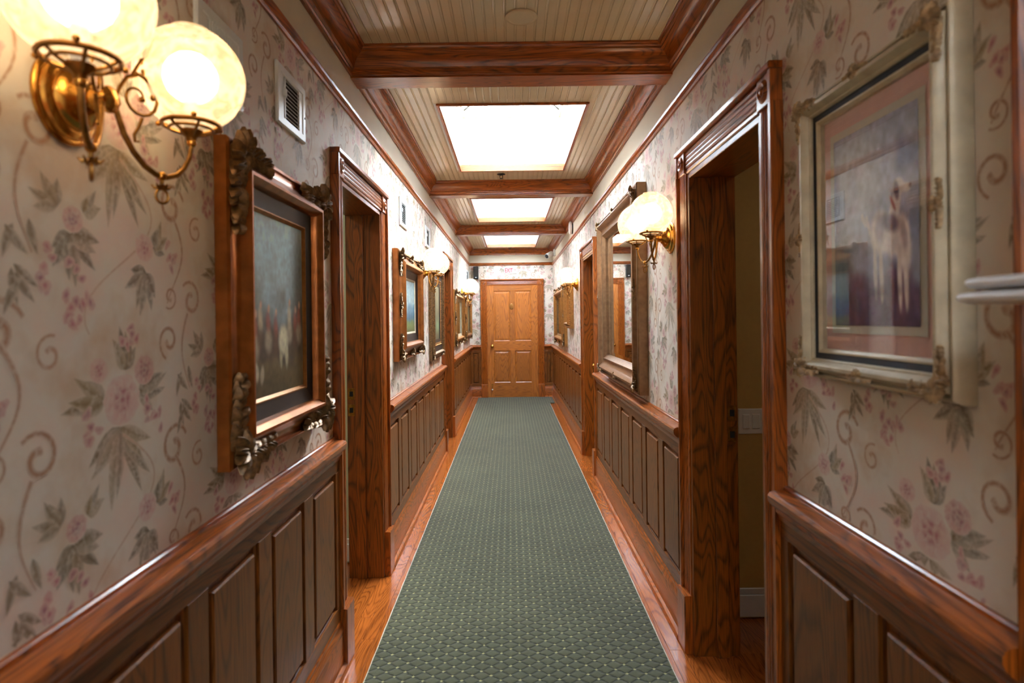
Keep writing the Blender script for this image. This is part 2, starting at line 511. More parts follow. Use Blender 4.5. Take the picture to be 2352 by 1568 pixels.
# ---- wallpaper print: flat printed motifs
def blend(c, k): return (c[0], c[1], c[2], k)
class Print:
    def __init__(s, seed): s.t = []; s.r = random.Random(seed)     # triangles: 3 x (u, v, rgba)
    def tri(s, a, b, c): s.t.append((a, b, c))
    def leaf(s, x, y, ang, L, W, col, bend=0.0, k=0.9):
        n = 5; ca, sa = math.cos(ang), math.sin(ang)
        dark = tuple(v*0.72 for v in col[:3])
        sp, le, ri = [], [], []
        for i in range(n+1):
            t = i/n; yy = bend*L*t*t
            w = W*0.5*math.sin(PI*min(1.0, t**0.75))
            f = lambda q: (x+L*t*ca-(yy+q)*sa, y+L*t*sa+(yy+q)*ca)
            sp.append((*f(0), blend(dark, k))); le.append((*f(w), blend(col, k*0.30))); ri.append((*f(-w), blend(col, k*0.62)))
        for i in range(n):
            for e in (le, ri):
                s.tri(sp[i], sp[i+1], e[i+1]); s.tri(sp[i], e[i+1], e[i])
    def petal(s, x, y, rx, ry, ang, ci, ce, k=0.9):
        n = 9; ca, sa = math.cos(ang), math.sin(ang); pts = []
        for i in range(n):
            a = 2*PI*i/n; q = 1 + 0.16*math.sin(3*a + x*90)
            dx, dy = rx*q*math.cos(a), ry*q*math.sin(a)
            pts.append((x+dx*ca-dy*sa, y+dx*sa+dy*ca, blend(ce, k*0.45)))
        c = (x, y, blend(ci, k))
        for i in range(n): s.tri(c, pts[i], pts[(i+1) % n])
    def stroke(s, path, w0, w1, col, k=0.8):
        n = len(path); L = []; R = []; M = []
        for i, (x, y) in enumerate(path):
            x0, y0 = path[max(0, i-1)]; x1, y1 = path[min(n-1, i+1)]
            d = math.hypot(x1-x0, y1-y0) or 1; nx, ny = -(y1-y0)/d, (x1-x0)/d
            w = (w0 + (w1-w0)*i/(n-1))*0.5
            M.append((x, y, blend(col, k))); L.append((x+nx*w, y+ny*w, blend(col, k*0.35))); R.append((x-nx*w, y-ny*w, blend(col, k*0.35)))
        for i in range(n-1):
            for e in (L, R):
                s.tri(M[i], M[i+1], e[i+1]); s.tri(M[i], e[i+1], e[i])
    def scroll(s, x, y, size, ang, flip, col, turns=1.15):
        path = []
        for i in range(22):
            t = i/21
            a = t*turns*2*PI; r = size*(0.26 + 0.74*(1-t)**1.2)*0.5
            px, py = r*math.cos(a), flip*r*math.sin(a)
            path.append((x+px*math.cos(ang)-py*math.sin(ang), y+px*math.sin(ang)+py*math.cos(ang)))
        s.stroke(path, size*0.10, size*0.17, col, 0.9)
        s.petal(path[-1][0], path[-1][1], size*0.09, size*0.09, 0, col, col, 0.8)
        return path
    def fan(s, x, y, ang, spread, n, L, W, col, col2):
        for i in range(n):
            a = ang + spread*(i/(n-1) - 0.5) + s.r.uniform(-.12, .12)
            q = 1 - 0.35*abs(i/(n-1) - 0.5)*2
            s.leaf(x, y, a, L*q*s.r.uniform(.85, 1.15), W*s.r.uniform(.85, 1.15), col if s.r.random() < .6 else col2, s.r.uniform(-.25, .25), s.r.uniform(.6, .9))
    def rose(s, x, y, r, ci, cm, ce):
        for i in range(9):
            a = 2*PI*i/9 + s.r.random()*.3
            s.petal(x+0.62*r*math.cos(a), y+0.55*r*math.sin(a), r*.52, r*.34, a+PI/2, cm if i % 2 else ce, ce, .75)
        for i in range(6):
            a = 2*PI*i/6 + s.r.random()
            s.petal(x+0.3*r*math.cos(a), y+0.3*r*math.sin(a), r*.36, r*.2, a+PI/2, ci, cm, .85)
        s.petal(x, y, r*.2, r*.16, 0, ci, ci, .9)

OL1, OL2, OL3 = srgb(138, 114, 48)[:3], srgb(112, 92, 34)[:3], srgb(84, 72, 22)[:3]
PK1, PK2, PK3 = srgb(172, 84, 94)[:3], srgb(202, 134, 136)[:3], srgb(216, 168, 162)[:3]
MV, TAN, TAN2 = srgb(142, 74, 92)[:3], srgb(166, 116, 74)[:3], srgb(178, 130, 90)[:3]
def make_tile():
    p = Print(5)
    def buds(x, y, dx, dy, n, c1, c2):
        for i in range(n):
            p.petal(x+p.r.uniform(-dx, dx), y+p.r.uniform(-dy, dy), p.r.uniform(.010, .016), p.r.uniform(.007, .011), p.r.random()*3, c1 if i % 2 else MV, c2, .9)
    # main bouquet
    p.fan(.235, .345, -PI/2, 2.3, 9, .150, .032, OL1, OL2)
    p.fan(.19, .40, PI*0.95, 1.3, 6, .105, .030, OL2, OL1)
    p.fan(.29, .40, 0.15, 1.3, 6, .10, .030, OL2, OL3)
    p.fan(.25, .45, PI/2, 1.5, 6, .085, .028, OL1, OL3)
    p.rose(.24, .395, .055, PK1, PK2, PK3)
    p.rose(.31, .445, .034, MV, PK1, PK2)
    p.rose(.175, .455, .026, PK1, PK2, PK3)
    buds(.34, .36, .03, .04, 8, PK1, PK2); buds(.15, .35, .025, .035, 6, PK1, PK2); buds(.27, .52, .03, .03, 6, PK1, PK2)
    # trailing stems with scrolls
    p.stroke([(.24+.10*math.sin(t*5.2), .33-.33*t) for t in [i/20 for i in range(21)]], .006, .004, TAN2, .6)
    p.scroll(.415, .27, .105, 0.4, 1, TAN)
    p.scroll(.035, .33, .090, 2.4, -1, TAN)
    p.scroll(.40, .50, .08, -1.9, -1, TAN)
    p.scroll(.06, .49, .066, 1.2, 1, TAN2)
    p.stroke([(.42+.035*math.sin(t*4), .25-.19*t) for t in [i/12 for i in range(13)]], .011, .004, TAN, .85)
    p.stroke([(.02-.025*math.sin(t*3.4), .30-.17*t) for t in [i/12 for i in range(13)]], .010, .003, TAN, .8)
    p.scroll(.405, .075, .056, -2.2, 1, TAN)
    # second spray: hanging buds and small leaves
    p.fan(.11, .17, -PI/2+.3, 2.7, 7, .095, .028, OL3, OL2)
    p.fan(.08, .21, PI*.8, 1.4, 5, .07, .024, OL2, OL3)
    p.fan(.14, .21, .7, 1.2, 4, .06, .022, OL1, OL3)
    buds(.13, .07, .032, .055, 13, PK1, PK2); buds(.06, .11, .025, .035, 8, PK1, PK2)
    p.rose(.115, .195, .026, MV, PK1, PK2)
    # third: dark leaf pair with pale flower
    p.fan(.32, .12, -PI/2-.4, 2.5, 6, .09, .030, OL3, OL2)
    p.fan(.345, .17, .9, 1.5, 5, .07, .026, OL3, OL1)
    p.rose(.315, .17, .032, PK1, PK2, PK3)
    buds(.40, .16, .025, .03, 6, PK1, PK2)
    for i in range(7):
        p.leaf(.455+p.r.uniform(-.03, .03), .40+p.r.uniform(-.06, .06), -PI/2+p.r.uniform(-.9, .9), .058, .019, OL2, .1, .8)
    return p.t
TILE = make_tile(); TW, TH = 0.455, 0.52

def paper_print(wall, side, u0, u1, holes, z0=0.95, z1=2.385):
    vs, fs, cs = [], [], []
    def bad(u, v):
        if v < z0 or v > z1 or u < u0 or u > u1: return True
        return any(a < u < b and v < t for a, b, t in holes)
    if side == 'L': put = lambda u, v, d: (XL+0.0005+d, u, v)
    elif side == 'R': put = lambda u, v, d: (XR-0.0005-d, -u, v)
    else: put = lambda u, v, d: (u, YE-0.0005-d, v)
    nu0, nu1 = int(math.floor(u0/TW))-1, int(math.ceil(u1/TW))+1
    for iu in range(nu0, nu1):
        for iv in range(0, 6):
            ou, ov = iu*TW, iv*TH + (TH/2 if iu % 2 else 0) - 0.15
            for k, tr in enumerate(TILE):
                if any(bad(p[0]+ou, p[1]+ov) for p in tr): continue
                b = len(vs)
                for p in tr:
                    vs.append(put(p[0]+ou, p[1]+ov, 0.0003*k/len(TILE))); cs.append(p[2])
                fs.append((b, b+1, b+2))
    mb = MB(); mb.v = vs; mb.f = fs
    o = part('printed_flowers', mb, 'wallpaper_print', wall, cols=cs)
    o['kind'] = 'stuff'
ins = 0.05
paper_print(wl, 'L', -0.2, YE, [(a-ins, b+ins, D_H+ins) for a, b in openings('L')])
paper_print(wr, 'R', -YE, 0.2, [(-b-ins, -a+ins, D_H+ins) for a, b in openings('R')])
paper_print(we, 'E', XL, XR, [(-0.425-ins, 0.485+ins, 2.01+ins)])

# ------------------------------------------------------------------ picture rail, crown, beams
def wallfn(side):
    if side == 'L': return lambda a, b, t: (XL+a, t, b)
    if side == 'R': return lambda a, b, t: (XR-a, t, b)
    return lambda a, b, t: (t, YE-a, b)
RAIL = [(0, 2.372), (.008, 2.372), (.012, 2.380), (.010, 2.386), (.020, 2.394), (.022, 2.404), (.014, 2.411), (.014, 2.418), (.008, 2.424), (0, 2.424)]
CROWN = [(0, 2.56), (.016, 2.56), (.016, 2.571), (.021, 2.577), (.021, 2.583), (.030, 2.588), (.034, 2.603), (.044, 2.622), (.060, 2.636), (.074, 2.643), (.074, 2.651), (.082, 2.655), (.085, 2.662), (.093, 2.663), (.093, 2.671), (0, 2.671)]
TR = [0]
def trim(mb, label, mat='oak', grain=1, **k):
    TR[0] += 1
    return structure(part('trim_%d' % TR[0], mb, mat, None, grain, smooth=0.5, **k), label)
for s, nm in (('L', 'left'), ('R', 'right')):
    trim(MB().extr(RAIL, wallfn(s), YB, lambda a, b: YE-a), 'stained picture rail along the %s wall' % nm)
trim(MB().extr(RAIL, wallfn('E'), lambda a, b: XL+a, lambda a, b: XR-a), 'stained picture rail across the end wall', grain=0)
BEAMS = [(0.10, 0.235), (2.83, 2.965), (5.56, 5.695), (8.19, 8.325)]
edges = [YB] + [e for b in BEAMS for e in b] + [YE]
bayname = ['rearmost', 'nearest', 'second', 'third', 'farthest']
for k in range(5):
    y0, y1 = edges[2*k], edges[2*k+1]
    for s, nm in (('L', 'left'), ('R', 'right')):
        trim(MB().extr(CROWN, wallfn(s), (lambda a, b, y0=y0: y0+a), (lambda a, b, y1=y1: y1-a)), 'stained oak crown moulding on the %s side of the %s ceiling bay' % (nm, bayname[k]))
trim(MB().extr(CROWN, wallfn('E'), lambda a, b: XL+a, lambda a, b: XR-a), 'stained oak crown moulding over the end wall', grain=0)
for k, (y0, y1) in enumerate(BEAMS):
    b = trim(MB().box(XL, XR, y0+.001, y1-.001, 2.553, 2.70), 'stained oak ceiling beam crossing between the %s and %s bays' % (bayname[k], bayname[k+1]), grain=0)
    part('crown_moulding', MB().extr(CROWN, lambda a, b_, t: (t, y0-a, b_), lambda a, b_: XL+a, lambda a, b_: XR-a), 'oak', b, 0, smooth=0.5)
    part('crown_moulding', MB().extr(CROWN, lambda a, b_, t: (t, y1+a, b_), lambda a, b_: XL+a, lambda a, b_: XR-a), 'oak', b, 0, smooth=0.5)

# ------------------------------------------------------------------ ceiling with beadboards and skylights
mb = MB()
ys = sorted([YB-.2, YE+.2] + [v for s in SKY for v in (s[2]-.055, s[3]+.055)])
for a, b in zip(ys[:-1], ys[1:]):
    sk = [s for s in SKY if s[2] <= (a+b)/2 <= s[3]]
    if sk:
        mb.box(XL-WT, sk[0][0]-.055, a, b, Z_CEIL+.006, 2.9); mb.box(sk[0][1]+.055, XR+WT, a, b, Z_CEIL+.006, 2.9)
    else:
        mb.box(XL-WT, XR+WT, a, b, Z_CEIL+.006, 2.9)
ceil = structure(part('ceiling', mb, 'cream_ceiling'), 'cream painted beadboard ceiling')
BW = 0.0428
def board_mesh(L, w=BW):
    z = Z_CEIL
    prof = [(0.0006, z+.006), (0.0006, z+.0015), (.002, z), (w-.0115, z), (w-.0100, z+.0013), (w-.0092, z+.0013), (w-.0082, z+.0004), (w-.0055, z-.0008), (w-.0028, z+.0004), (w-.0016, z+.0014), (w-.0006, z+.0014), (w-.0006, z+.006)]
    return mk_mesh('ceiling_board', MB().extr(prof, lambda a, b, t: (a, t, b), 0.0, L), 'cream_ceiling', 1)
x_lo = XL + 0.088; nb = int(math.ceil((XR - XL - 0.176)/BW))
cache = {}
def put_board(x, y0, y1):
    key = round(y1-y0, 4)
    if key not in cache: cache[key] = board_mesh(y1-y0)
    obj('ceiling_board', cache[key], ceil, Matrix.Translation((x, y0, 0)))
for k in range(5):
    y0, y1 = edges[2*k]+.085, edges[2*k+1]-.085
    if k == 0: y0 = -2.66
    sk = [s for s in SKY if y0 < s[2] < y1]
    for i in range(nb):
        x = x_lo + i*BW
        if sk and x+BW > sk[0][0]-.004 and x < sk[0][1]+.004:
            put_board(x, y0, sk[0][2]-.012); put_board(x, sk[0][3]+.012, y1)
        else:
            put_board(x, y0, y1)

def skylight(i, x0, x1, y0, y1, label):
    root = empty('window_%d' % (i+1), Matrix.Translation(((x0+x1)/2, (y0+y1)/2, Z_CEIL)))
    structure(root, label)
    cx, cyy = (x0+x1)/2, (y0+y1)/2
    hx, hy = (x1-x0)/2, (y1-y0)/2
    h = Z_TOP - Z_CEIL
    mbx = MB()
    t = 0.06
    mbx.box(-hx-t, -hx, -hy-t, hy+t, 0.002, h+.05); mbx.box(hx, hx+t, -hy-t, hy+t, 0.002, h+.05)
    mbx.box(-hx, hx, -hy-t, -hy, 0.002, h+.05); mbx.box(-hx, hx, hy, hy+t, 0.002, h+.05)
    part('well_lining', mbx, 'white_plaster', root)
    # thin stained edge round the opening
    prof = [(-.016, .0), (-.016, -.010), (-.004, -.013), (.004, -.010), (.004, .045), (0, .045), (0, .0)]
    prof = [(a, b) for a, b in prof]
    rings = []
    for sx, sy in ((-1, -1), (1, -1), (1, 1), (-1, 1)):
        rings.append([(sx*(hx-a), sy*(hy-a), b) for a, b in prof])
    part('opening_trim', MB().loft(rings, closed_path=True), 'oak', root, 0)
    # curb at the top carrying a hipped glass lantern
    rings = []
    for sx, sy in ((-1, -1), (1, -1), (1, 1), (-1, 1)):
        rings.append([(sx*(hx+.001-a), sy*(hy+.001-a), b) for a, b in ((0, h-.075), (.022, h-.075), (.022, h-.03), (.034, h-.03), (.034, h+.02), (0, h+.02))])
    part('curb', MB().loft(rings, closed_path=True), 'curb', root, 0)
    ix, iy = hx-.01, hy-.01
    A = [(-ix, -iy, h+.02), (ix, -iy, h+.02), (ix, iy, h+.02), (-ix, iy, h+.02)]
    r0, r1 = (0, -iy+ix, h+.22), (0, iy-ix, h+.22)
    for quad in ((A[0], A[1], r0), (A[1], A[2], r1, r0), (A[2], A[3], r1), (A[3], A[0], r0, r1)):
        m_ = MB(); m_.add(quad, [tuple(range(len(quad)))])
        part('pane', m_, 'pane', root)
    for a, b in ((A[0], r0), (A[1], r0), (A[2], r1), (A[3], r1), (r0, r1)):
        part('glazing_bar', MB().tube([a, b], .010, 6), 'steel', root)
for i, s in enumerate(SKY):
    skylight(i, *s, label=['roof skylight in the bay behind the viewpoint', 'nearest roof skylight with a deep white well and thin wooden edge', 'middle roof skylight over the corridor', 'farthest roof skylight before the end wall'][i])

# ------------------------------------------------------------------ floor
fl = structure(part('floor', MB().box(-2.6, 2.6, YB-.2, YE+.2, -0.12, -0.010), 'oak_floor', None, 1), 'narrow strip oak floor along both edges of the runner')
rng = random.Random(3)
PW = 0.0572
pcache = {}
def plank(x, y0, y1):
    L = round(y1-y0, 2)
    if L not in pcache:
        pcache[L] = mk_mesh('floor_board', MB().cbox(.0004, PW-.0004, 0.0005, L-.0005, -.011, 0, .0008), 'oak_floor', 1)
    obj('floor_board', pcache[L], fl, Matrix.Translation((x, y0, 0)))
def plank_row(x, y0, y1):
    y = y0
    while y < y1-.05:
        L = min(y1-y, round(rng.uniform(.5, 1.3), 2))
        if y1-y-L < .25: L = round(y1-y, 2)
        plank(x, y, y+L); y += L
for i in range(3):
    plank_row(XL - 0.005 + i*PW, 0.5, YE); plank_row(XR + .005 - (i+1)*PW, 0.5, YE)
for s, a, b in DOORS.values():
    if b < 1: continue
    for i in range(6):
        if s == 'L': plank_row(XL - .005 - (i+1)*PW, a+CW-.5 if a < 4 else a+CW, b-CW)
        else: plank_row(XR + .005 + i*PW, a+CW-.5 if a < 4 else a+CW, b-CW)

# runner
run = empty('carpet_runner', Matrix.Translation((0.02, 4.5, 0)))
tag(run, 'long sage green carpet runner with a diamond trellis and pale dots', 'carpet')
mb = MB()
nx, ny = 1, 1
mb.add([(-.612, -5.0, .012), (.612, -5.0, .012), (.612, 6.44, .012), (-.612, 6.44, .012), (-.612, -5.0, 0), (.612, -5.0, 0), (.612, 6.44, 0), (-.612, 6.44, 0)],
       [(0, 1, 2, 3), (0, 3, 7, 4), (1, 5, 6, 2), (0, 4, 5, 1), (3, 2, 6, 7)])
mb.box(.6, .70, 5.65, 6.44, .0, .0118)
part('pile', mb, 'carpet', run)
for sx in (-1, 1):
    rr = random.Random(9)
    path = [(sx*(.613 + rr.uniform(-.0012, .0012)), -5+i*.06, .007) for i in range(178)]
    part('edge_binding', MB().tube(path, .0052, 6), 'binding', run, smooth=1)

# ------------------------------------------------------------------ wainscot and baseboards
CHAIR = [(0, .858), (.026, .858), (.029, .872), (.036, .880), (.036, .890), (.046, .897), (.054, .905), (.058, .915), (.058, .926), (.053, .934), (.044, .938), (.013, .9405), (.0125, .948), (.008, .9515), (0, .9515)]
BASE = [(0, 0), (.053, 0), (.053, .010), (.049, .022), (.038, .029), (.036, .030), (.036, .150), (.034, .156), (.036, .163), (.033, .176), (.027, .186), (.027, .198), (.023, .204), (0, .204)]
SURF = .020
def panel_mesh(w, h):
    """raised panel: frame bead, sloped margin, stepped flat field"""
    m = MB()
    def rect(ins_, z): return [(-w/2+ins_, -h/2+ins_, z), (w/2-ins_, -h/2+ins_, z), (w/2-ins_, h/2-ins_, z), (-w/2+ins_, h/2-ins_, z)]
    rings = [rect(-.004, .0), rect(-.004, .010), rect(.0, .010), rect(.004, .002), rect(.022, .002), rect(.0235, .014), rect(.028, .0185)]
    m.loft(rings)
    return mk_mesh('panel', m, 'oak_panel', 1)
def wainscot(side, y0, y1, label, base_label, base_name, panels=None, plain_end=False):
    L = y1 - y0
    root = empty('trim_%d' % (TR[0]+1), frame_m(side, (y0+y1)/2, 0)); TR[0] += 1
    structure(root, label)
    n = panels or max(1, round(L/.384)); p = L/n; st = .092
    fn = lambda a, b, t: (t, b, a)
    part('chair_rail', MB().extr(CHAIR, fn, -L/2, L/2), 'oak', root, 0, smooth=0.5)
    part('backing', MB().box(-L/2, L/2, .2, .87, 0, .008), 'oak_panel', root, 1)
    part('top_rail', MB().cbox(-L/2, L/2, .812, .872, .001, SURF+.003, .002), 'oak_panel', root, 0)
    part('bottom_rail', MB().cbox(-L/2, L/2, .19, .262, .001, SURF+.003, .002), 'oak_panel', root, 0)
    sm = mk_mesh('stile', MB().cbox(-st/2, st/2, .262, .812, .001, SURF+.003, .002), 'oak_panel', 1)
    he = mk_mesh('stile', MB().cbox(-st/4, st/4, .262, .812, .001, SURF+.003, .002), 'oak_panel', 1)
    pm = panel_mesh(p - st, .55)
    for i in range(n+1):
        if i in (0, n): obj('stile', he, root, Matrix.Translation((-L/2 + i*p + (st/4 if i == 0 else -st/4), 0, 0)))
        else: obj('stile', sm, root, Matrix.Translation((-L/2 + i*p, 0, 0)))
    for i in range(n):
        obj('panel', pm, root, Matrix.Translation((-L/2 + (i+.5)*p, .537, .004)))
    bb = part(base_name, MB().extr(BASE, fn, -L/2, L/2), 'oak', None, 0, smooth=0.5, mat4=frame_m(side, (y0+y1)/2, 0))
    structure(bb, base_label)
SEC = [('L', YB, 2.50, 'near left'), ('L', 3.51, 6.45, 'middle left'), ('L', 7.47, YE, 'far left'), ('R', .89, 1.705, 'near right'), ('R', 2.69, 5.39, 'middle right'), ('R', 6.42, YE, 'far right')]
for s, a, b, nm in SEC:
    wainscot(s, a, b, 'stained oak raised-panel wainscot of the %s wall section' % nm, 'stained oak baseboard of the %s wall section' % nm, 'baseboard_left' if s == 'L' else 'baseboard_right')
wainscot('E', XL, -.536, 'narrow wainscot left of the end door', 'short baseboard left of the end door', 'baseboard_end', 1)
wainscot('E', .596, XR, 'narrow wainscot right of the end door', 'short baseboard right of the end door', 'baseboard_end', 1)

# ------------------------------------------------------------------ doorways
def flute_prof(w, back=.037):
    """casing section across: x 0 (opening side) .. w (outer side); returns (x, out) points"""
    pts = [(0, 0), (0, .018), (.004, .022), (.012, .022), (.016, .018)]
    n = 4; a0, a1 = .018, w-.022; d = (a1-a0)/n
    for i in range(n):
        x = a0+i*d
        pts += [(x, .018), (x+d*.12, .0225), (x+d*.5, .0245), (x+d*.88, .0225), (x+d, .018)]
    pts += [(w-.020, .018), (w-.020, back-.006), (w-.016, back), (w-.002, back), (w, back-.003), (w, 0)]
    return pts
def doorway(name, side, y0, y1, label, closed=None, jamb_depth=WT, strikes=False, top=D_H):
    w = (y1-y0) - 2*CW
    root = empty(name, frame_m(side, (y0+y1)/2, 0)); structure(root, label)
    h = w/2; prof = flute_prof(CW)
    bs = CW - .018                           # corner block size
    for s in (-1, 1):
        part('casing_leg', MB().extr(prof, lambda a, b, t, s=s: (s*(h+a), t, b), .20, top), 'oak', root, 1, smooth=0.5)
        # outer back band runs on past the corner block
        part('back_band', MB().box(min(s*(h+CW-.020), s*(h+CW)), max(s*(h+CW-.020), s*(h+CW)), top, top+CW-.0205, 0, .037), 'oak', root, 1, bevel=.002)
        part('plinth_block', MB().cbox(min(s*(h-.001), s*(h+CW+.002)), max(s*(h-.001), s*(h+CW+.002)), 0, .245, 0, .05, .004), 'oak', root, 1)
        c = (s*(h+bs/2), top+bs/2)
        blk = part('corner_block', MB().cbox(c[0]-bs/2, c[0]+bs/2, top, top+bs, 0, .030, .003), 'oak', root, 1)
        part('rosette', MB().lathe([(.002, .040), (.008, .039), (.012, .034), (.014, .032), (.022, .038), (.026, .038), (.031, .032), (.034, .030)], 24, (c[0], c[1], 0), 'z', True), 'oak', blk, 0, smooth=0.9)
    part('casing_header', MB().extr(prof[:-6], lambda a, b, t: (t, top+a, b), -h, h), 'oak', root, 0, smooth=0.5)
    part('header_cap', MB().cbox(-h-CW, h+CW, top+CW-.020, top+CW, 0, .042, .003), 'oak', root, 0)
    if jamb_depth:
        d = -jamb_depth - .012
        for s in (-1, 1):
            j = part('jamb', MB().box(min(s*(h-.022), s*(h+.001)), max(s*(h-.022), s*(h+.001)), 0, top, d, .016), 'oak_jamb', root, 1, bevel=.002)
            part('door_stop', MB().box(min(s*(h-.036), s*(h-.021)), max(s*(h-.036), s*(h-.021)), 0, top-.02, d+.05, d+.10), 'oak_jamb', j, 1, bevel=.002)
            if strikes and s == strikes:
                for zz in (1.02, .93):
                    part('strike_plate', MB().box(min(s*(h-.0235), s*(h-.0215)), max(s*(h-.0235), s*(h-.0215)), zz-.032, zz+.032, d+.006, d+.042), 'old_brass', j)
                    part('latch_hole', MB().box(min(s*(h-.0241), s*(h-.0230)), max(s*(h-.0241), s*(h-.0230)), zz-.014, zz+.014, d+.014, d+.034), 'dark_gap', j)
        part('jamb_head', MB().box(-h, h, top-.022, top, d, .016), 'oak_jamb', root, 0, bevel=.002)
    if closed is not None:
        four_panel_door(root, w-.046 if jamb_depth else w, top-.024 if jamb_depth else top, closed)
    return root

def four_panel_door(root, w, hh, z):
    """door leaf, its front face at local z"""
    leaf = part('door_leaf', MB().box(-w/2, w/2, .008, hh, z-.034, z-.010), 'oak_door', root, 1)
    sx = .118 if w > .8 else .1
    rows = [(.0, .275), (.845, 1.02), (hh-.10, hh)]
    for a, b in ((-w/2, -w/2+sx), (w/2-sx, w/2)):
        part('stile', MB().cbox(a, b, .008, hh, z-.02, z, .002), 'oak_door', leaf, 1)
    for a, b in rows:
        part('rail', MB().cbox(-w/2+sx, w/2-sx, max(a, .008), b, z-.02, z, .002), 'oak_door', leaf, 0)
    for a, b in ((.275, .845), (1.02, hh-.10)):
        part('mullion', MB().cbox(-.046, .046, a, b, z-.02, z, .002), 'oak_door', leaf, 1)
        for s in (-1, 1):
            pw, ph = w/2-sx-.046, b-a
            m = MB()
            def rect(i_, zz): return [(-pw/2+i_, -ph/2+i_, zz), (pw/2-i_, -ph/2+i_, zz), (pw/2-i_, ph/2-i_, zz), (-pw/2+i_, ph/2-i_, zz)]
            m.loft([rect(0, -.012), rect(0, -.001), rect(.008, -.008), rect(.012, -.009), rect(.034, -.006), rect(.038, -.003)])
            part('panel', m, 'oak_door', leaf, 1, mat4=Matrix.Translation((s*(.046+pw/2), (a+b)/2, z)))
    return leaf

def knob(root, x, y, z, mat='brass'):
    k = part('knob', MB().lathe([(.030, 0), (.030, .004), (.024, .008), (.010, .012), (.009, .030), (.018, .036), (.027, .046), (.029, .056), (.024, .066), (.010, .071), (.001, .072)], 20, (x, y, z), 'z', True), mat, root, smooth=0.8)
    return k

ed = doorway('door_1', 'E', -.536, .596, 'closed honey oak four-panel door at the far end of the corridor', closed=.018, jamb_depth=0, top=2.015)
leaf = [c for c in ed.children if c.name.startswith('door_leaf')][0]
knob(leaf, -.365, .925, .018)
# small gilt room number and drop-down door holder
def text_part(body, size, mat, parent, m4, extrude=.001, xs=1.0, name='lettering'):
    fc = bpy.data.curves.new(name, 'FONT'); fc.body = body; fc.size = size; fc.extrude = extrude; fc.offset = size*.028
    fc.align_x = 'CENTER'; fc.align_y = 'CENTER'
    tmp = bpy.data.objects.new(name, fc); COL.objects.link(tmp)
    dg = bpy.context.evaluated_depsgraph_get()
    me = bpy.data.meshes.new_from_object(tmp.evaluated_get(dg))
    bpy.data.objects.remove(tmp)
    me.materials.clear(); me.materials.append(MAT[mat])
    me.transform(Matrix.Diagonal((xs, 1, 1, 1)))
    return obj(name, me, parent, m4)
pl = part('number_plate', MB().lathe([(.001, .006), (.030, .006), (.038, .0045), (.041, .0)], 24, (0, 0, 0), 'z', True), 'gold', leaf, smooth=.8, mat4=Matrix.Translation((-.012, 1.635, .018)) @ Matrix.Diagonal((1, 1.35, 1, 1)))
text_part('6', .085, 'old_brass', pl, Matrix.Translation((0, 0, .0065)), .002, name='numeral')
hd = part('door_holder', MB().box(-.014, .014, .05, .075, 0, .012).box(-.008, .008, -.02, .05, .004, .016), 'brass', leaf, mat4=Matrix.Translation((-.372, .175, .018)), bevel=.002)
part('rubber_foot', MB().lathe([(.001, -.032), (.012, -.032), (.013, -.018), (.010, -.012)], 12, (0, 0, 0.010), 'y', True), 'white_plastic', leaf, smooth=.8, mat4=Matrix.Translation((-.372, .175, .018)))

doorway('door_2', 'R', 1.705, 2.69, 'open doorway on the near right with dark oak jamb', strikes=-1)
doorway('door_3', 'L', 2.50, 3.51, 'open doorway on the near left with boldly figured oak jamb', strikes=1)
for nm, s, a, b, lab in (('door_4', 'R', 5.39, 6.42, 'far right doorway with its door shut deep in the jamb'), ('door_5', 'L', 6.45, 7.47, 'far left doorway with its door shut deep in the jamb'), ('door_6', 'R', -.12, .89, 'nearest right doorway whose casing edges the frame')):
    d = doorway(nm, s, a, b, lab, closed=-.125)
    lf = [c for c in d.children if c.name.startswith('door_leaf')][0]
    knob(lf, -.30 if s == 'R' else .30, .93, -.125)

# rooms behind the two open doorways
def room(name, x0, x1, y0, y1, open_side, mat, label):
    t = .08; zt = 2.55
    m = MB().box(x0, x1, y1, y1+t, -.05, zt).box(x0, x1, y0-t, y0, -.05, zt)
    if open_side == 'L': m.box(x1, x1+t, y0-t, y1+t, -.05, zt)
    else: m.box(x0-t, x0, y0-t, y1+t, -.05, zt)
    m.box(x0-t, x1+t, y0-t, y1+t, zt, zt+t)
    r = structure(part(name, m, mat), label)
    return r
rr_ = room('wall_side_room', XR+WT, 2.4, .95, 2.90, 'L', 'ochre_wall', 'ochre painted room wall seen through the near right doorway')
rl_ = room('wall_side_room', -2.4, XL-WT, 1.7, 3.62, 'R', 'green_wall', 'pale green room wall seen through the near left doorway')
for nm, a, b, yy, lab in (('baseboard_room', XR+WT, 2.4, 2.90, 'white baseboard in the room behind the near right doorway'), ('baseboard_room', -2.4, XL-WT, 3.62, 'white baseboard in the room behind the near left doorway')):
    structure(part(nm, MB().box(a, b, yy-.016, yy, 0, .105).box(a, b, yy-.011, yy, .105, .135), 'white_paint', bevel=.003), lab)

for lx, ly, e in ((-1.75, 2.5, 6.0), (1.7, 1.9, 1.0)):      # unseen fill lights added to brighten the two side rooms
    ld = bpy.data.lights.new('room_ceiling_lamp', 'AREA'); ld.shape = 'DISK'; ld.size = .3; ld.energy = e; ld.color = (1.0, .9, .76)
    lo = bpy.data.objects.new('room_ceiling_lamp', ld); lo.location = (lx, ly, 2.53); COL.objects.link(lo)

sw = empty('light_switch', Matrix(((1, 0, 0, 1.135), (0, 0, -1, 2.90), (0, 1, 0, .925), (0, 0, 0, 1))))
tag(sw, 'white double rocker light switch on the ochre room wall', 'switch')
part('plate', MB().cbox(-.06, .06, -.06, .06, 0, .006, .003), 'white_plastic', sw)
for s in (-1, 1):
    part('rocker', MB().cbox(s*.023-.017, s*.023+.017, -.034, .034, .005, .0095, .002), 'white_plastic', sw)

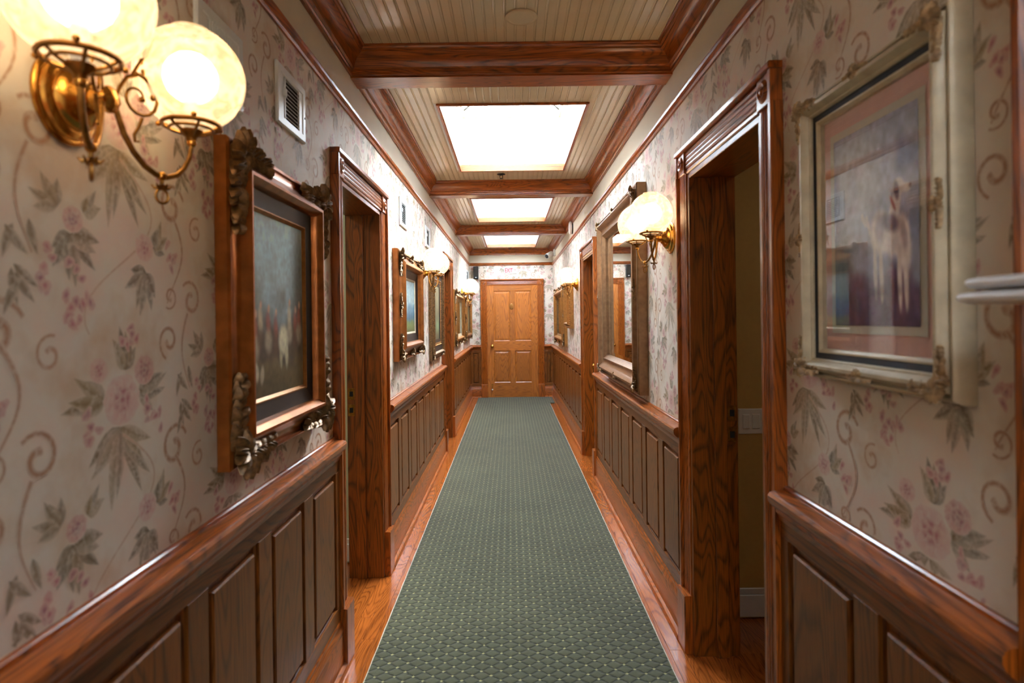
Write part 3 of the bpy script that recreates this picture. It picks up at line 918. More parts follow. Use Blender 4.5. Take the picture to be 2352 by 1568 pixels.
# ------------------------------------------------------------------ frames and pictures
def sweep_frame(prof, W, Hh):
    rings = []
    for sx, sy in ((-1, -1), (1, -1), (1, 1), (-1, 1)):
        rings.append([(sx*(W/2-t), sy*(Hh/2-t), h) for t, h in prof])
    return MB().loft(rings, closed_path=True)
def rect_sheet(w, h, z): 
    m = MB(); m.add([(-w/2, -h/2, z), (w/2, -h/2, z), (w/2, h/2, z), (-w/2, h/2, z)], [(0, 1, 2, 3)]); return m
def corner_orn(W, Hh, sx, sy, size, z, seed, inset, spread=1.0):
    r = random.Random(seed); m = MB()
    cx, cyy = sx*(W/2-inset), sy*(Hh/2-inset)
    for axis in (0, 1):
        base = (0 if sx < 0 else PI) if axis == 0 else (PI/2 if sy < 0 else -PI/2)
        for i in range(8):
            t = i/7; d = size*(.15+1.5*t*spread)
            px, py = cx + math.cos(base)*d, cyy + math.sin(base)*d
            for q in (-1, 1):
                m.lobe((px, py, z), base + q*r.uniform(.35, .9), size*(.62-.28*t)*r.uniform(.8, 1.1), size*(.34-.12*t), size*.26*r.uniform(.7, 1.2), .5)
            if i % 2 == 0: m.ball((px, py, z+size*.06), size*.11*(1.2-t*.6), 8)
    out = math.atan2(sy, sx)
    for i in range(7):
        a = out + (i-3)*.42
        m.lobe((cx-math.cos(out)*size*.25, cyy-math.sin(out)*size*.25, z+.004), a, size*.72, size*.3, size*.34, .6)
    for i in range(5):
        a = out + PI + (i-2)*.4
        m.lobe((cx, cyy, z+.006), a, size*.62, size*.24, size*.3, .3)
    m.ball((cx, cyy, z+size*.12), size*.2, 10)
    return m
def mid_orn(x, y, ang, size, z, seed):
    r = random.Random(seed); m = MB()
    for q in (0, PI):
        for i in range(5):
            t = i/4; d = size*(.1+.75*t)
            px, py = x+math.cos(ang+q)*d, y+math.sin(ang+q)*d
            for w in (-1, 1):
                m.lobe((px, py, z), ang+q+w*r.uniform(.3, .8), size*(.42-.2*t), size*.22, size*.2, .5)
    for i in range(5):
        m.lobe((x, y, z+.003), ang+PI/2+(i-2)*.45, size*.45, size*.2, size*.25, .5)
        m.lobe((x, y, z+.003), ang-PI/2+(i-2)*.45, size*.35, size*.2, size*.25, .5)
    m.ball((x, y, z+size*.1), size*.16, 8)
    return m

def vnoise(u, v, seed):
    """smooth value noise on arrays"""
    rs = np.random.RandomState(seed); g = rs.rand(64, 64)
    iu, iv = np.floor(u).astype(int), np.floor(v).astype(int)
    fu, fv = u-iu, v-iv
    fu, fv = fu*fu*(3-2*fu), fv*fv*(3-2*fv)
    G = lambda a, b: g[a % 64, b % 64]
    return (G(iu, iv)*(1-fu)+G(iu+1, iv)*fu)*(1-fv) + (G(iu, iv+1)*(1-fu)+G(iu+1, iv+1)*fu)*fv
def c3(*a): return np.array(srgb(*a)[:3])
def lay(img, mask, col):
    return img*(1-mask[..., None]) + np.asarray(col)*mask[..., None]
def sm(e0, e1, x):
    t = np.clip((x-e0)/(e1-e0), 0, 1); return t*t*(3-2*t)
def ell(U, V, cu, cv, ru, rv, rot=0.0, soft=.25):
    du, dv = U-cu, V-cv; c, s = math.cos(rot), math.sin(rot)
    d = np.sqrt(((du*c+dv*s)/ru)**2 + ((-du*s+dv*c)/rv)**2)
    return 1-sm(1-soft, 1+soft, d)
def painting(func, w, h, nu, nv, z, mat='canvas', name='painting', parent=None):
    U, V = np.meshgrid(np.linspace(0, 1, nu), np.linspace(0, 1, nv))
    img = func(U, V)
    m = MB()
    m.v = [((U[j, i]-.5)*w, (V[j, i]-.5)*h, z) for j in range(nv) for i in range(nu)]
    m.f = [(j*nu+i, j*nu+i+1, (j+1)*nu+i+1, (j+1)*nu+i) for j in range(nv-1) for i in range(nu-1)]
    cols = np.concatenate([img.reshape(-1, 3), np.ones((nu*nv, 1))], 1)
    return part(name, m, mat, parent, cols=cols)

def hunt_scene(U, V):
    n = vnoise(U*5, V*7, 1)*.6 + vnoise(U*13, V*17, 2)*.4
    sky = c3(134, 158, 164)*(1-V[..., None]) + c3(150, 186, 194)*V[..., None]
    img = sky*(.8+.4*n[..., None])
    img = lay(img, sm(.62, .34, V+(n-.5)*.25), c3(74, 68, 58))
    img = lay(img, ell(U, V, .98, .6, .2, .42, 0, .6)*.8, c3(62, 66, 52))
    img = lay(img, ell(U, V, .02, .5, .2, .2, 0, .6)*.7, c3(84, 78, 62))
    img = lay(img, sm(.24, .10, V+(n-.5)*.2)*.85, c3(120, 112, 78))
    img = lay(img, ell(U, V, .35, .04, .5, .1, 0, .6)*.6, c3(70, 66, 48))
    for i, (u, v) in enumerate(((.12, .37), (.2, .42), (.33, .40), (.46, .38), (.72, .44), (.84, .40), (.92, .43))):
        col = (c3(150, 84, 70), c3(196, 190, 164), c3(150, 84, 72))[i % 3]
        img = lay(img, ell(U, V, u, v, .035, .07, .1, .6)*.75, col)
        img = lay(img, ell(U, V, u+.01, v+.085, .02, .022, 0, .5)*.8, c3(190, 160, 136))
        img = lay(img, ell(U, V, u, v-.10, .055, .06, .2, .6)*.7, c3(92, 72, 56) if i % 2 else c3(176, 170, 146))
    img = lay(img, ell(U, V, .60, .30, .085, .085, .5, .35), c3(206, 206, 178))
    img = lay(img, ell(U, V, .66, .21, .03, .07, 0, .5), c3(194, 194, 164))
    img = lay(img, ell(U, V, .55, .20, .025, .06, .1, .5)*.8, c3(180, 180, 150))
    img = lay(img, ell(U, V, .13, .14, .035, .05, .3, .4)*.9, c3(196, 190, 168))
    img = lay(img, ell(U, V, .22, .12, .03, .05, -.2, .4)*.9, c3(184, 176, 150))
    return np.clip(img*(1.1+.4*vnoise(U*30, V*40, 5)[..., None])*(.9+.5*V[..., None]), 0, 1)
def lake_scene(U, V):
    n = vnoise(U*6, V*6, 11)
    img = c3(176, 196, 190)*(1-V[..., None]) + c3(150, 180, 184)*V[..., None]
    img = lay(img, sm(.66, .5, V+(n-.5)*.2), c3(84, 130, 150))
    img = lay(img, sm(.42, .3, V+(n-.5)*.16), c3(58, 112, 136))
    img = lay(img, sm(.28, .16, V+(n-.5)*.1), c3(120, 138, 84))
    img = lay(img, sm(.12, .02, V), c3(96, 104, 66))
    for u in (.2, .5, .68, .82):
        img = lay(img, ell(U, V, u, .58, .02, .3, .04, .7)*.5, c3(206, 214, 196))
    img = lay(img, ell(U, V, .1, .72, .16, .25, 0, .6)*.5, c3(96, 128, 112))
    return img*(.8+.4*vnoise(U*24, V*30, 12)[..., None])
def dark_scene(U, V):
    n = vnoise(U*6, V*8, 21)
    img = c3(150, 146, 116)*V[..., None] + c3(62, 74, 54)*(1-V[..., None])
    img = lay(img, ell(U, V, .3, .6, .25, .3, 0, .6)*.7, c3(66, 84, 60))
    img = lay(img, ell(U, V, .7, .25, .25, .12, 0, .5)*.7, c3(120, 150, 110))
    return img*(.7+.6*n[..., None])
def still_scene(U, V):
    n = vnoise(U*7, V*7, 31)
    img = np.ones(U.shape+(3,))*c3(110, 104, 70)
    img = lay(img, ell(U, V, .5, .5, .36, .32, 0, .5), c3(158, 140, 88))
    for i in range(9):
        a = i*2.4; img = lay(img, ell(U, V, .5+.22*math.cos(a), .45+.2*math.sin(a*1.3), .09, .08, a, .4)*.8, (c3(190, 130, 118), c3(200, 190, 150), c3(86, 100, 62))[i % 3])
    return img*(.8+.4*n[..., None])
def hound_print(U, V):
    n = vnoise(U*4, V*5, 41)*.6 + vnoise(U*11, V*13, 42)*.4
    img = c3(176, 188, 206)*(1-V[..., None]) + c3(92, 110, 166)*V[..., None]
    img = lay(img, sm(.52, .75, V*.8+(n-.3)*.55)*.5, c3(206, 214, 222))
    img = lay(img, ell(U, V, .3, .66, .26, .3, 0, .7)*.55, c3(214, 222, 226))
    img = lay(img, sm(.30, .16, V+(n-.5)*.22), c3(104, 84, 118))
    img = lay(img, sm(.18, .02, V+(n-.5)*.3)*.85, c3(66, 48, 84))
    img = lay(img, ell(U, V, .08, .34, .16, .16, 0, .6)*.55, c3(84, 108, 88))
    W_, D_, S_ = c3(226, 226, 226), c3(104, 96, 118), c3(150, 146, 166)
    img = lay(img, ell(U, V, .60, .45, .12, .105, -.25), W_)          # hindquarters
    img = lay(img, ell(U, V, .74, .43, .13, .10, -.2), W_)            # ribcage
    img = lay(img, ell(U, V, .845, .38, .075, .13, .15), W_)          # chest
    img = lay(img, ell(U, V, .755, .545, .05, .10, -.45), W_)         # neck
    img = lay(img, ell(U, V, .80, .645, .055, .04, -.1), W_)          # skull
    img = lay(img, ell(U, V, .87, .63, .05, .022, -.15), W_)          # muzzle
    img = lay(img, ell(U, V, .775, .63, .028, .05, .3), D_)           # ear
    img = lay(img, ell(U, V, .915, .635, .012, .012), D_)             # nose
    img = lay(img, ell(U, V, .735, .575, .05, .012, -.9, .3), c3(170, 96, 100))  # collar
    for u, v0, l in ((.53, .27, .13), (.60, .25, .13), (.80, .22, .14), (.865, .22, .14)):
        img = lay(img, ell(U, V, u, v0, .022, l, .05), W_*.94)
    img = lay(img, ell(U, V, .70, .49, .11, .045, -.2, .4), D_)       # saddle patch
    img = lay(img, ell(U, V, .585, .47, .05, .07, 0, .5)*.7, S_)
    img = lay(img, ell(U, V, .85, .42, .03, .07, .3, .5)*.6, D_)
    for i in range(6):
        img = lay(img, ell(U, V, .47-.018*i, .47+.03*i*(1 if i < 3 else .5), .016, .022, .3), W_*.96)   # tail
    img = lay(img, ell(U, V, .64, .17, .2, .03, 0, .6)*.6, c3(70, 52, 88))
    return np.clip(img*(1.0+.4*vnoise(U*26, V*30, 44)[..., None]), 0, 1)

def picture(name, side, y0, y1, z0, z1, prof, mat, label, cat, liner=None, inner=None, orn=None, orn_mat=None, orn_size=.06, mids=False, glass=False, group=None, mid_size=None, beads=False):
    W, Hh = y1-y0, z1-z0
    root = empty(name, frame_m(side, (y0+y1)/2, (z0+z1)/2, .0012))
    tag(root, label, cat, group)
    part('frame', sweep_frame(prof, W, Hh), mat, root, 0, smooth=.6)
    tin = prof[-2][0] if prof[-1][1] == 0 else prof[-1][0]
    tin = max(t for t, h in prof)
    zmax = max(h for t, h in prof)
    w, h = W-2*tin, Hh-2*tin
    if liner:
        for (wd, z_o, z_i, lm, lname) in liner:
            pr = [(tin-.004, .004), (tin-.004, z_o), (tin, z_o), (tin+wd, z_i), (tin+wd, .004)]
            part(lname, sweep_frame(pr, W, Hh), lm, root)
            tin += wd
        w, h = W-2*tin, Hh-2*tin
    if inner: inner(root, w, h)
    if orn:
        tpos = orn
        for i, (sx, sy) in enumerate(((-1, -1), (1, -1), (1, 1), (-1, 1))):
            part('corner_ornament', corner_orn(W, Hh, sx, sy, orn_size, tpos[1], 10+i, tpos[0]), orn_mat, root, smooth=1.0)
        if mids:
            ms = mid_size or orn_size
            for x, y, a in ((0, Hh/2-tpos[0], 0), (0, -Hh/2+tpos[0], 0), (W/2-tpos[0], 0, PI/2), (-W/2+tpos[0], 0, PI/2)):
                part('centre_ornament', mid_orn(x, y, a, ms, tpos[1], 5), orn_mat, root, smooth=1.0)
    if beads:
        t, z, r, st = beads
        m = MB(); a, b = W/2-t, Hh/2-t
        nxb, nyb = int(2*a/st), int(2*b/st)
        for i in range(nxb+1):
            for s in (-1, 1): m.ball((-a+2*a*i/nxb, s*b, z), r, 6)
        for i in range(1, nyb):
            for s in (-1, 1): m.ball((s*a, -b+2*b*i/nyb, z), r, 6)
        part('beading', m, mat if liner is None else 'gold', root, smooth=1.0)['kind'] = 'stuff'
    return root

COVE = [(0, 0), (0, .030), (.006, .036), (.014, .036), (.018, .030), (.024, .030), (.036, .034), (.050, .044), (.064, .058), (.072, .064), (.080, .064), (.086, .056), (.092, .050), (.096, .040), (.096, 0)]
def scalep(p, kt, kh): return [(t*kt, h*kh) for t, h in p]

# large hunting painting, left
def big_inner(root, w, h): painting(hunt_scene, w, h, 110, 150, .012, parent=root)
picture('framed_painting', 'L', 1.515, 2.265, 1.055, 1.895, scalep(COVE, 1.0, 1.02), 'gold_brown',
        'large dark hunting-scene painting in a carved bronze-gold frame left of the near left doorway', 'painting',
        liner=[(.050, .026, .018, 'black_lacquer', 'black_liner'), (.008, .022, .014, 'gold', 'gilt_slip')], inner=big_inner,
        orn=(.030, .034), orn_mat='gilt_dark', orn_size=.112)
# lake painting
def lake_inner(root, w, h): painting(lake_scene, w, h, 70, 60, .012, parent=root)
picture('framed_painting', 'L', 3.80, 4.74, 1.165, 1.875, scalep(COVE, 1.15, 1.1), 'gold_brown',
        'lake landscape in a carved gold frame between the left doorways', 'painting',
        liner=[(.055, .030, .018, 'black_lacquer', 'black_liner'), (.010, .020, .014, 'cream_gilt', 'pale_slip')], inner=lake_inner,
        orn=(.032, .040), orn_mat='gilt_dark', orn_size=.075, mids=True)
# black framed picture before the far left doorway
def dark_inner(root, w, h): painting(dark_scene, w, h, 40, 50, .012, parent=root)
picture('framed_painting', 'L', 5.46, 6.32, 1.05, 1.93, scalep(COVE, .75, .8), 'gilt_dark',
        'dark picture in a black frame with gold beading beside the far left doorway', 'painting',
        liner=[(.05, .03, .026, 'black_lacquer', 'black_liner'), (.03, .026, .02, 'gold', 'gilt_liner'), (.03, .02, .016, 'black_lacquer', 'inner_liner')], inner=dark_inner,
        orn=(.03, .03), orn_mat='gilt_dark', orn_size=.05, beads=(.128, .026, .006, .016))
# gilt mirror and gilt picture past the far left doorway
def mir_inner(root, w, h):
    part('mirror_glass', rect_sheet(w+.01, h+.01, .014), 'mirror', root)
picture('wall_mirror', 'L', 7.66, 8.90, 1.08, 1.80, scalep(COVE, 1.1, 1.0), 'gold', 'gilt mirror past the far left doorway', 'mirror',
        liner=[(.035, .03, .02, 'cream_gilt', 'pale_liner')], inner=mir_inner, orn=(.03, .034), orn_mat='gilt_dark', orn_size=.08, mids=True)
def still_inner(root, w, h): painting(still_scene, w, h, 40, 40, .012, parent=root)
picture('framed_painting', 'L', 9.42, 10.70, 1.08, 1.77, scalep(COVE, 1.1, 1.0), 'gold', 'gilt framed picture on the left wall nearest the end door', 'painting',
        liner=[(.03, .03, .02, 'gilt_dark', 'dark_liner')], inner=still_inner, orn=(.03, .034), orn_mat='gilt_dark', orn_size=.07, mids=True)
# large mirror, right
MIRP = [(0, 0), (0, .050), (.005, .056), (.016, .058), (.022, .050), (.030, .046), (.034, .060), (.044, .076), (.056, .080), (.066, .074), (.080, .058), (.100, .046), (.112, .044), (.116, .050), (.126, .050), (.132, .040), (.146, .030), (.150, .024), (.150, 0)]
def bigmir_inner(root, w, h):
    g = MB()
    b = .03
    def rect(i_, z): return [(-w/2+i_, -h/2+i_, z), (w/2-i_, -h/2+i_, z), (w/2-i_, h/2-i_, z), (-w/2+i_, h/2-i_, z)]
    g.loft([rect(-.004, .014), rect(b, .0165)], caps=False)
    r_ = rect(b, .0165); g.add(r_, [(0, 1, 2, 3)])
    part('mirror_glass', g, 'mirror', root)
picture('wall_mirror', 'R', 3.42, 4.88, .985, 2.185, MIRP, 'silver_gilt', 'large silver-gilt mirror above the wainscot on the right wall', 'mirror',
        inner=bigmir_inner, orn=(.042, .062), orn_mat='gilt_dark', orn_size=.062, mids=True)
# two far right frames
picture('framed_painting', 'R', 7.42, 8.02, 1.29, 1.86, scalep(COVE, .8, 1.25), 'gold', 'small beaded gold frame on the far right wall', 'painting',
        liner=[(.02, .03, .02, 'cream_gilt', 'pale_liner')], inner=still_inner, beads=(.02, .05, .009, .024))
picture('wall_mirror', 'R', 8.28, 9.9, 1.03, 1.88, scalep(COVE, 1.2, 1.2), 'gold', 'gilt mirror on the right wall nearest the end door', 'mirror',
        liner=[(.03, .03, .02, 'gilt_dark', 'dark_liner')], inner=mir_inner, orn=(.03, .04), orn_mat='gilt_dark', orn_size=.075, mids=True)
# dog print, right
DOGP = [(0, 0), (0, .014), (.004, .030), (.010, .036), (.016, .036), (.018, .030), (.022, .030), (.026, .040), (.036, .050), (.046, .050), (.052, .044), (.058, .034), (.062, .034), (.066, .030), (.066, 0)]
def dog_inner(root, w, h):
    part('pink_mount', rect_sheet(w, h, .010), 'pink_mat', root)
    part('cream_mount', rect_sheet(w-.056, h-.076, .0116), 'cream_mat', root)
    painting(hound_print, w-.092, h-.112, 120, 160, .0132, 'paper_print', 'print', root)
    part('glass', rect_sheet(w+.006, h+.006, .020), 'picture_glass', root)
picture('framed_print', 'R', 1.005, 1.535, 1.275, 1.955, scalep(DOGP, .74, 1.0), 'cream_gilt', 'blue print of a standing hound in a pink mount and cream gilt frame', 'picture',
        liner=[(.018, .026, .024, 'navy', 'navy_liner'), (.006, .026, .020, 'cream_gilt', 'cream_slip')], inner=dog_inner,
        orn=(.022, .042), orn_mat='cream_antique', orn_size=.042, mids=True)

# ------------------------------------------------------------------ sconces
def make_sconce():
    root = empty('wall_sconce', Matrix.Identity(4))
    bp = part('back_plate', MB().lathe([(.074, 0), (.075, .006), (.070, .010), (.066, .010), (.064, .016), (.056, .020), (.052, .020), (.050, .028), (.040, .036), (.030, .042), (.024, .050), (.020, .052), (.018, .066), (.022, .070), (.022, .078), (.014, .084), (.001, .086)], 32, (0, 0, 0), 'z', True), 'brass', root, smooth=.7)
    def S(s, t, v): return (s*.15*t, v, .066 + .066*t)
    for s in (-1, 1):
        pts = [(0.10, .000), (.14, -.02), (.2, -.048), (.3, -.074), (.42, -.094), (.55, -.105), (.68, -.106), (.8, -.098), (.9, -.082), (.97, -.060), (1.0, -.036), (1.0, -.020)]
        arm = part('arm', MB().tube([S(s, a, b) for a, b in [(0, .002)]+pts], [.006]+[.0052]*8+[.0046]*4, 10), 'old_brass', root, smooth=1)
        for ka, kb, kr in ((.1, 0, .010), (.62, -.106, .009), (1, -.03, .009)):
            part('knuckle', MB().ball(S(s, ka, kb), kr, 12), 'brass', arm, smooth=1)
        # pendant: stem, leaf collar, ring
        q = S(s, .62, -.106)
        pm = MB().tube([q, (q[0], q[1]-.022, q[2])], .004, 8)
        for k in range(6):
            a = 2*PI*k/6
            pm.tube([(q[0], q[1]-.016, q[2]), (q[0]+.012*math.cos(a), q[1]-.022, q[2]+.012*math.sin(a)), (q[0]+.017*math.cos(a), q[1]-.016, q[2]+.017*math.sin(a))], [.003, .003, .0012], 6)
        ring = [(q[0]+s*.011*math.sin(t)*.75, q[1]-.036-.013*math.cos(t)*-1, q[2]+.011*math.sin(t)*.6) for t in [2*PI*i/14 for i in range(15)]]
        pm.tube(ring, .0028, 6)
        part('pendant', pm, 'old_brass', arm, smooth=1)
        # scroll ornament between hub and globe
        sp = [(.10, .004), (.16, .03), (.24, .052), (.34, .060)]
        for i in range(20):
            t = i/19; a = PI*.55 - t*2.6*PI; r = (.036*(1-t)+.007)
            sp.append((.36 + r*math.cos(a)/.165, .022 + r*math.sin(a)))
        sc = MB().tube([S(s, a, b) for a, b in sp], [.0034]*4+[.0034-.0012*i/19 for i in range(20)], 7)
        sc.ball(S(s, sp[-1][0], sp[-1][1]), .0055, 8)
        tail = [(.40, -.012), (.36, -.030), (.31, -.044), (.32, -.056), (.36, -.054)]
        sc.tube([S(s, a, b) for a, b in tail], [.003, .003, .0028, .0026, .0022], 7)
        up = [(.30, .060), (.38, .085), (.47, .100), (.50, .120), (.55, .135)]
        sc.tube([S(s, a, b) for a, b in up], [.003, .003, .0026, .0022, .0014], 7)
        for a, b in ((.40, .088), (.47, .104), (.42, .070), (.52, .030), (.46, .112)):
            p = S(s, a, b); sc.ball(p, .0062, 7, (1, 1, .5))
        part('scroll', sc, 'old_brass', root, smooth=1)
        # fitter gallery
        c = (s*.15, 0, .132)
        g = MB()
        g.tube([(c[0]+.050*math.cos(t), .004, c[2]+.050*math.sin(t)) for t in [2*PI*i/24 for i in range(25)]], .0042, 6)
        g.tube([(c[0]+.038*math.cos(t), -.004, c[2]+.038*math.sin(t)) for t in [2*PI*i/24 for i in range(25)]], .0026, 6)
        for k in range(6):
            a = 2*PI*k/6+.3
            g.tube([(c[0]+.049*math.cos(a), .003, c[2]+.049*math.sin(a)), (c[0]+.034*math.cos(a), -.006, c[2]+.034*math.sin(a)), (c[0]+.014*math.cos(a), -.013, c[2]+.014*math.sin(a)), (c[0], -.022, c[2])], [.0028, .0026, .003, .004], 6)
        g.lathe([(.001, -.030), (.008, -.028), (.010, -.018), (.018, -.012), (.020, -.006), (.001, -.004)], 14, c, 'y')
        gl = part('gallery', g, 'old_brass', arm, smooth=1)
        for k in range(3):
            a = 2*PI*k/3 + .5
            g2 = MB().tube([(c[0]+.046*math.cos(a), .008, c[2]+.046*math.sin(a)), (c[0]+.060*math.cos(a), .008, c[2]+.060*math.sin(a))], .0024, 6).ball((c[0]+.062*math.cos(a), .008, c[2]+.062*math.sin(a)), .0052, 8)
            part('thumb_screw', g2, 'brass', arm, smooth=1)
        R = .096
        prof = [(.036, -.096), (.038, -.086)]
        for i in range(23):
            t = -1.14 + (1.14+1.19)*i/22
            prof.append((R*math.cos(t), R*math.sin(t)))
        prof.append((.034, .0935))
        gb = part('glass_globe', MB().lathe(prof, 36, (c[0], .092, c[2]), 'y'), 'globe', root, smooth=3.2)
        part('bulb', MB().ball((c[0], .094, c[2]), .048, 18), 'bulb', root, smooth=3.2)
        part('socket', MB().lathe([(.012, -.03), (.013, -.055), (.012, -.105)], 12, (c[0], .092, c[2]), 'y'), 'white_plastic', root, smooth=1)
    return root
sc0 = make_sconce()
SC = [('L', 1.01, 1.80, 1.0, 'two-globe brass sconce nearest on the left wall, partly cut by the frame edge'),
      ('R', 2.90, 1.80, 1.0, 'two-globe brass sconce between the large mirror and the near right doorway'),
      ('R', -1.15, 1.80, 1.0, 'two-globe brass sconce on the right wall behind the viewpoint'),  # out of view, added to light the near walls
      ('L', 4.95, 1.80, 1.0, 'two-globe brass sconce beside the lake painting on the left wall'),
      ('R', 6.95, 1.80, 1.0, 'two-globe brass sconce just past the far right doorway'),
      ('L', 9.15, 1.80, 1.15, 'farthest two-globe brass sconce on the left near the end door')]
for i, (s, y, z, k, lab) in enumerate(SC):
    o = sc0 if i == 0 else copy_tree(sc0)
    o.matrix_world = frame_m(s, y, z) @ Matrix.Diagonal((k, k, k, 1))
    tag(o, lab, 'sconce', 'two-globe brass sconces along both walls')

# ------------------------------------------------------------------ air vents
def vent(side, y0, y1, z0, z1, label, vertical=False):
    W, Hh = y1-y0, z1-z0
    root = empty('air_vent', frame_m(side, (y0+y1)/2, (z0+z1)/2, .0012)); tag(root, label, 'vent', 'white wall air vents')
    a0, a1 = -W/2+.075, W/2-.06                 # louvre field
    b0, b1 = -Hh/2+.032, Hh/2-.032
    pr = [(0, 0), (0, .006), (.004, .010), (.026, .010), (.030, .006), (.030, 0)]
    part('frame', sweep_frame(pr, W, Hh), 'white_metal', root, smooth=.6)
    part('duct', MB().box(-W/2+.028, W/2-.028, -Hh/2+.028, Hh/2-.028, .0003, .001), 'dark_gap', root)
    for fa, fb in ((-W/2+.028, a0-.018), (a1, W/2-.028), (a0-.008, a0)):
        part('face_strip', MB().box(fa, fb, b0-.006, b1+.006, .001, .0075), 'white_metal', root, bevel=.001)
    if vertical:
        n = 9
        for i in range(n):
            x = a0 + (a1-a0)*(i+.5)/n
            part('louvre', MB().box(x-.0014, x+.0014, b0-.004, b1+.004, .001, .0085), 'white_metal', root)
    else:
        n = 10
        lm = mk_mesh('louvre', MB().loft([[(a0, -.004, .008), (a0, -.0025, .009), (a0, .005, .002), (a0, .0035, .001)], [(a1, -.004, .008), (a1, -.0025, .009), (a1, .005, .002), (a1, .0035, .001)]]), 'white_metal')
        for i in range(n):
            obj('louvre', lm, root, Matrix.Translation((0, b0+(b1-b0)*(i+.5)/n, 0)))
    part('lever', MB().box(a0-.024, a0-.010, .0, .026, .004, .016), 'white_metal', root, bevel=.0015)
    part('screw', MB().lathe([(.0035, .010), (.0035, .0115), (.001, .012)], 8, (W/2-.012, -.01, 0), 'z', True), 'steel', root)
vent('L', 1.425, 1.672, 1.995, 2.2, 'white air vent with upright louvres above the nearest sconce', True)
vent('L', 1.92, 2.18, 2.06, 2.255, 'white air vent above the large hunting painting')
vent('L', 4.05, 4.335, 2.06, 2.25, 'white air vent above the lake painting')
vent('L', 5.27, 5.555, 2.06, 2.245, 'white air vent above the black framed picture')
vent('L', 10.1, 10.6, 2.06, 2.25, 'white air vent on the left wall nearest the end door')

# ------------------------------------------------------------------ small fittings
es = empty('exit_sign', frame_m('E', .003, 2.285)); tag(es, 'white EXIT sign with red letters and arrow above the end door', 'sign')
part('plate', MB().cbox(-.112, .112, -.062, .062, 0, .012, .003), 'white_plastic', es)
text_part('EXIT', .105, 'red', es, Matrix.Translation((-.026, -.004, .0125)), .0008, .66)
part('arrow', MB().box(.048, .085, .002, .009, .0118, .0134).loft([[(.085, -.006, .0118), (.085, .017, .0118), (.085, .017, .0134), (.085, -.006, .0134)], [(.101, .0053, .0118), (.101, .0057, .0118), (.101, .0057, .0134), (.101, .0053, .0134)]]), 'red', es)
sp = empty('wall_speaker', frame_m('E', -.612, 2.245)); tag(sp, 'black box speaker high on the end wall left of the EXIT sign', 'speaker')
part('cabinet', MB().cbox(-.044, .044, -.112, .112, 0, .085, .012), 'black', sp)
part('grille', MB().cbox(-.036, .036, -.06, .102, .084, .089, .003), 'steel', sp)
part('badge', MB().cbox(-.010, .010, -.092, -.078, .083, .087, .001), 'white_plastic', sp)

smk = empty('smoke_detector', frame_m('R', 7.41, 2.515, .004)); tag(smk, 'round white smoke detector on the right frieze', 'smoke detector')
part('base', MB().lathe([(.074, 0), (.074, .010), (.066, .014), (.06, .014)], 28, (0, 0, 0), 'z', True), 'black', smk, smooth=.6)
part('cover', MB().lathe([(.078, .014), (.080, .022), (.076, .036), (.060, .046), (.030, .050), (.001, .050)], 32, (0, 0, 0), 'z', True), 'white_plastic', smk, smooth=.6)

cm = empty('security_camera', frame_m('R', 10.25, 2.52, .004)); tag(cm, 'white bullet security camera at the far right below the crown', 'camera')
part('mount', MB().cbox(-.05, .05, -.055, .055, 0, .035, .006), 'white_plastic', cm)
part('arm', MB().tube([(0, -.01, .03), (.02, -.02, .07), (.05, -.035, .09)], .016, 10), 'white_plastic', cm, smooth=1)
ax = Vector((.55, -.35, .55)).normalized()
bodyM = Matrix.Translation((.03, -.03, .09)) @ ax.to_track_quat('Z', 'Y').to_matrix().to_4x4()
bd = part('body', MB().lathe([(.001, -.05), (.036, -.05), (.042, -.04), (.042, .09), (.040, .10)], 24, (0, 0, 0), 'z', True), 'white_plastic', cm, smooth=.6, mat4=bodyM)
part('lens', MB().lathe([(.036, .1005), (.034, .104), (.020, .106), (.001, .108)], 24, (0, 0, 0), 'z', True), 'black', bd, smooth=.8)

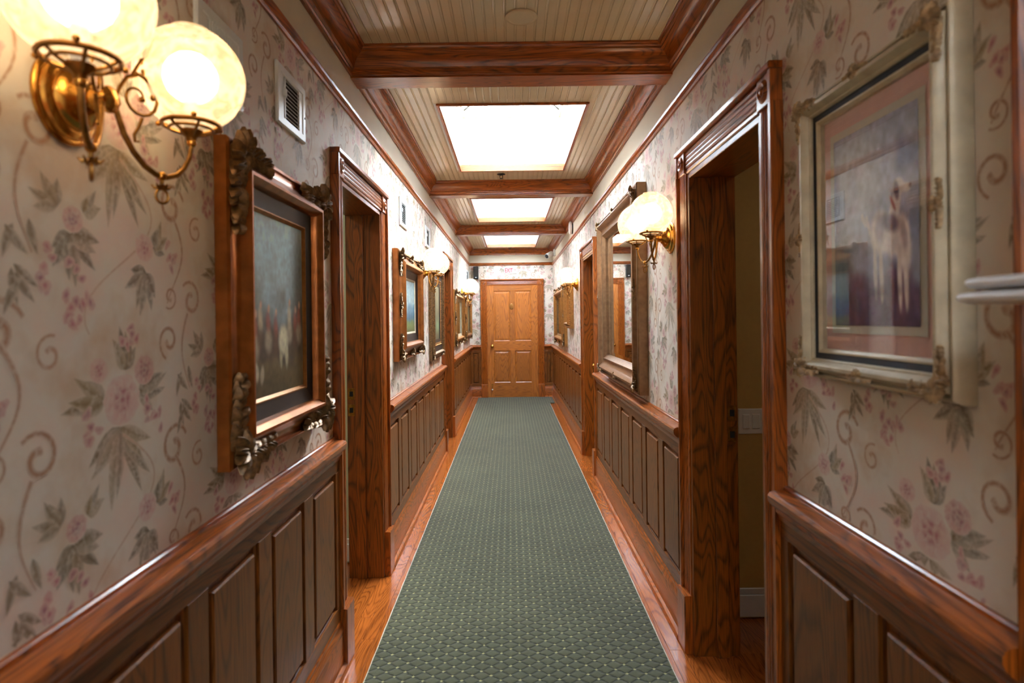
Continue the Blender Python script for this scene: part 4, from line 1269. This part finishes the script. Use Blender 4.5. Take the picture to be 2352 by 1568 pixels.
def sprinkler(x, y, label):
    r = empty('fire_sprinkler', Matrix.Translation((x, y, Z_CEIL))); tag(r, label, 'sprinkler', 'ceiling sprinklers')
    part('escutcheon', MB().lathe([(.036, -.0008), (.034, -.006), (.016, -.010), (.012, -.012)], 24, (0, 0, 0), 'z', True), 'steel', r, smooth=.7)
    part('frame', MB().tube([(-.004, 0, -.008), (-.012, 0, -.020), (-.010, 0, -.032), (0, 0, -.040)], .003, 6).tube([(.004, 0, -.008), (.012, 0, -.020), (.010, 0, -.032), (0, 0, -.040)], .003, 6), 'steel', r, smooth=1)
    part('deflector', MB().lathe([(.001, -.040), (.016, -.040), (.017, -.042), (.001, -.043)], 16, (0, 0, 0), 'z', True), 'steel', r)
sprinkler(-.067, 5.25, 'dark fire sprinkler just past the nearest skylight')
sprinkler(.0, 10.74, 'small fire sprinkler just before the end wall crown')
cv = part('ceiling_cover_plate', MB().lathe([(.067, 2.6690), (.067, 2.665), (.063, 2.6625), (.054, 2.6618), (.052, 2.6635), (.001, 2.6635)], 36, (.059, 2.51, 0), 'z', True), 'cream_ceiling', smooth=.5)
tag(cv, 'round painted cover plate on the nearest ceiling bay', 'cover plate')

# white twin rail jutting in at the right edge
rl = empty('white_rail', Matrix.Translation((.64, .70, 1.44))); tag(rl, 'white double-rounded rail jutting in at the right edge before the hound print', 'rail')
def rrail(x0, x1, z0, z1, y0, y1):
    m = MB(); pts = []
    cx, cz, hx, hz = (x0+x1)/2, (z0+z1)/2, (x1-x0)/2, (z1-z0)/2
    rings = []
    for y, k in ((y0, 1), (y1-.010, 1), (y1-.004, .9), (y1-.001, .7), (y1, .45)):
        rings.append([(cx + (abs(math.cos(a))**.5)*math.copysign(1, math.cos(a))*(hx-(1-k)*.010), y, cz + (abs(math.sin(a))**.7)*math.copysign(1, math.sin(a))*hz*(.35+.65*k)) for a in [2*PI*(i+.5)/16 for i in range(16)]])
    return m.loft(rings)
part('upper_bar', rrail(-.022, .093, .0195, .0385, -.3, .135), 'white_paint', rl, 1, smooth=1)
part('lower_bar', rrail(-.030, .093, .000, .0190, -.3, .140), 'white_paint', rl, 1, smooth=1)
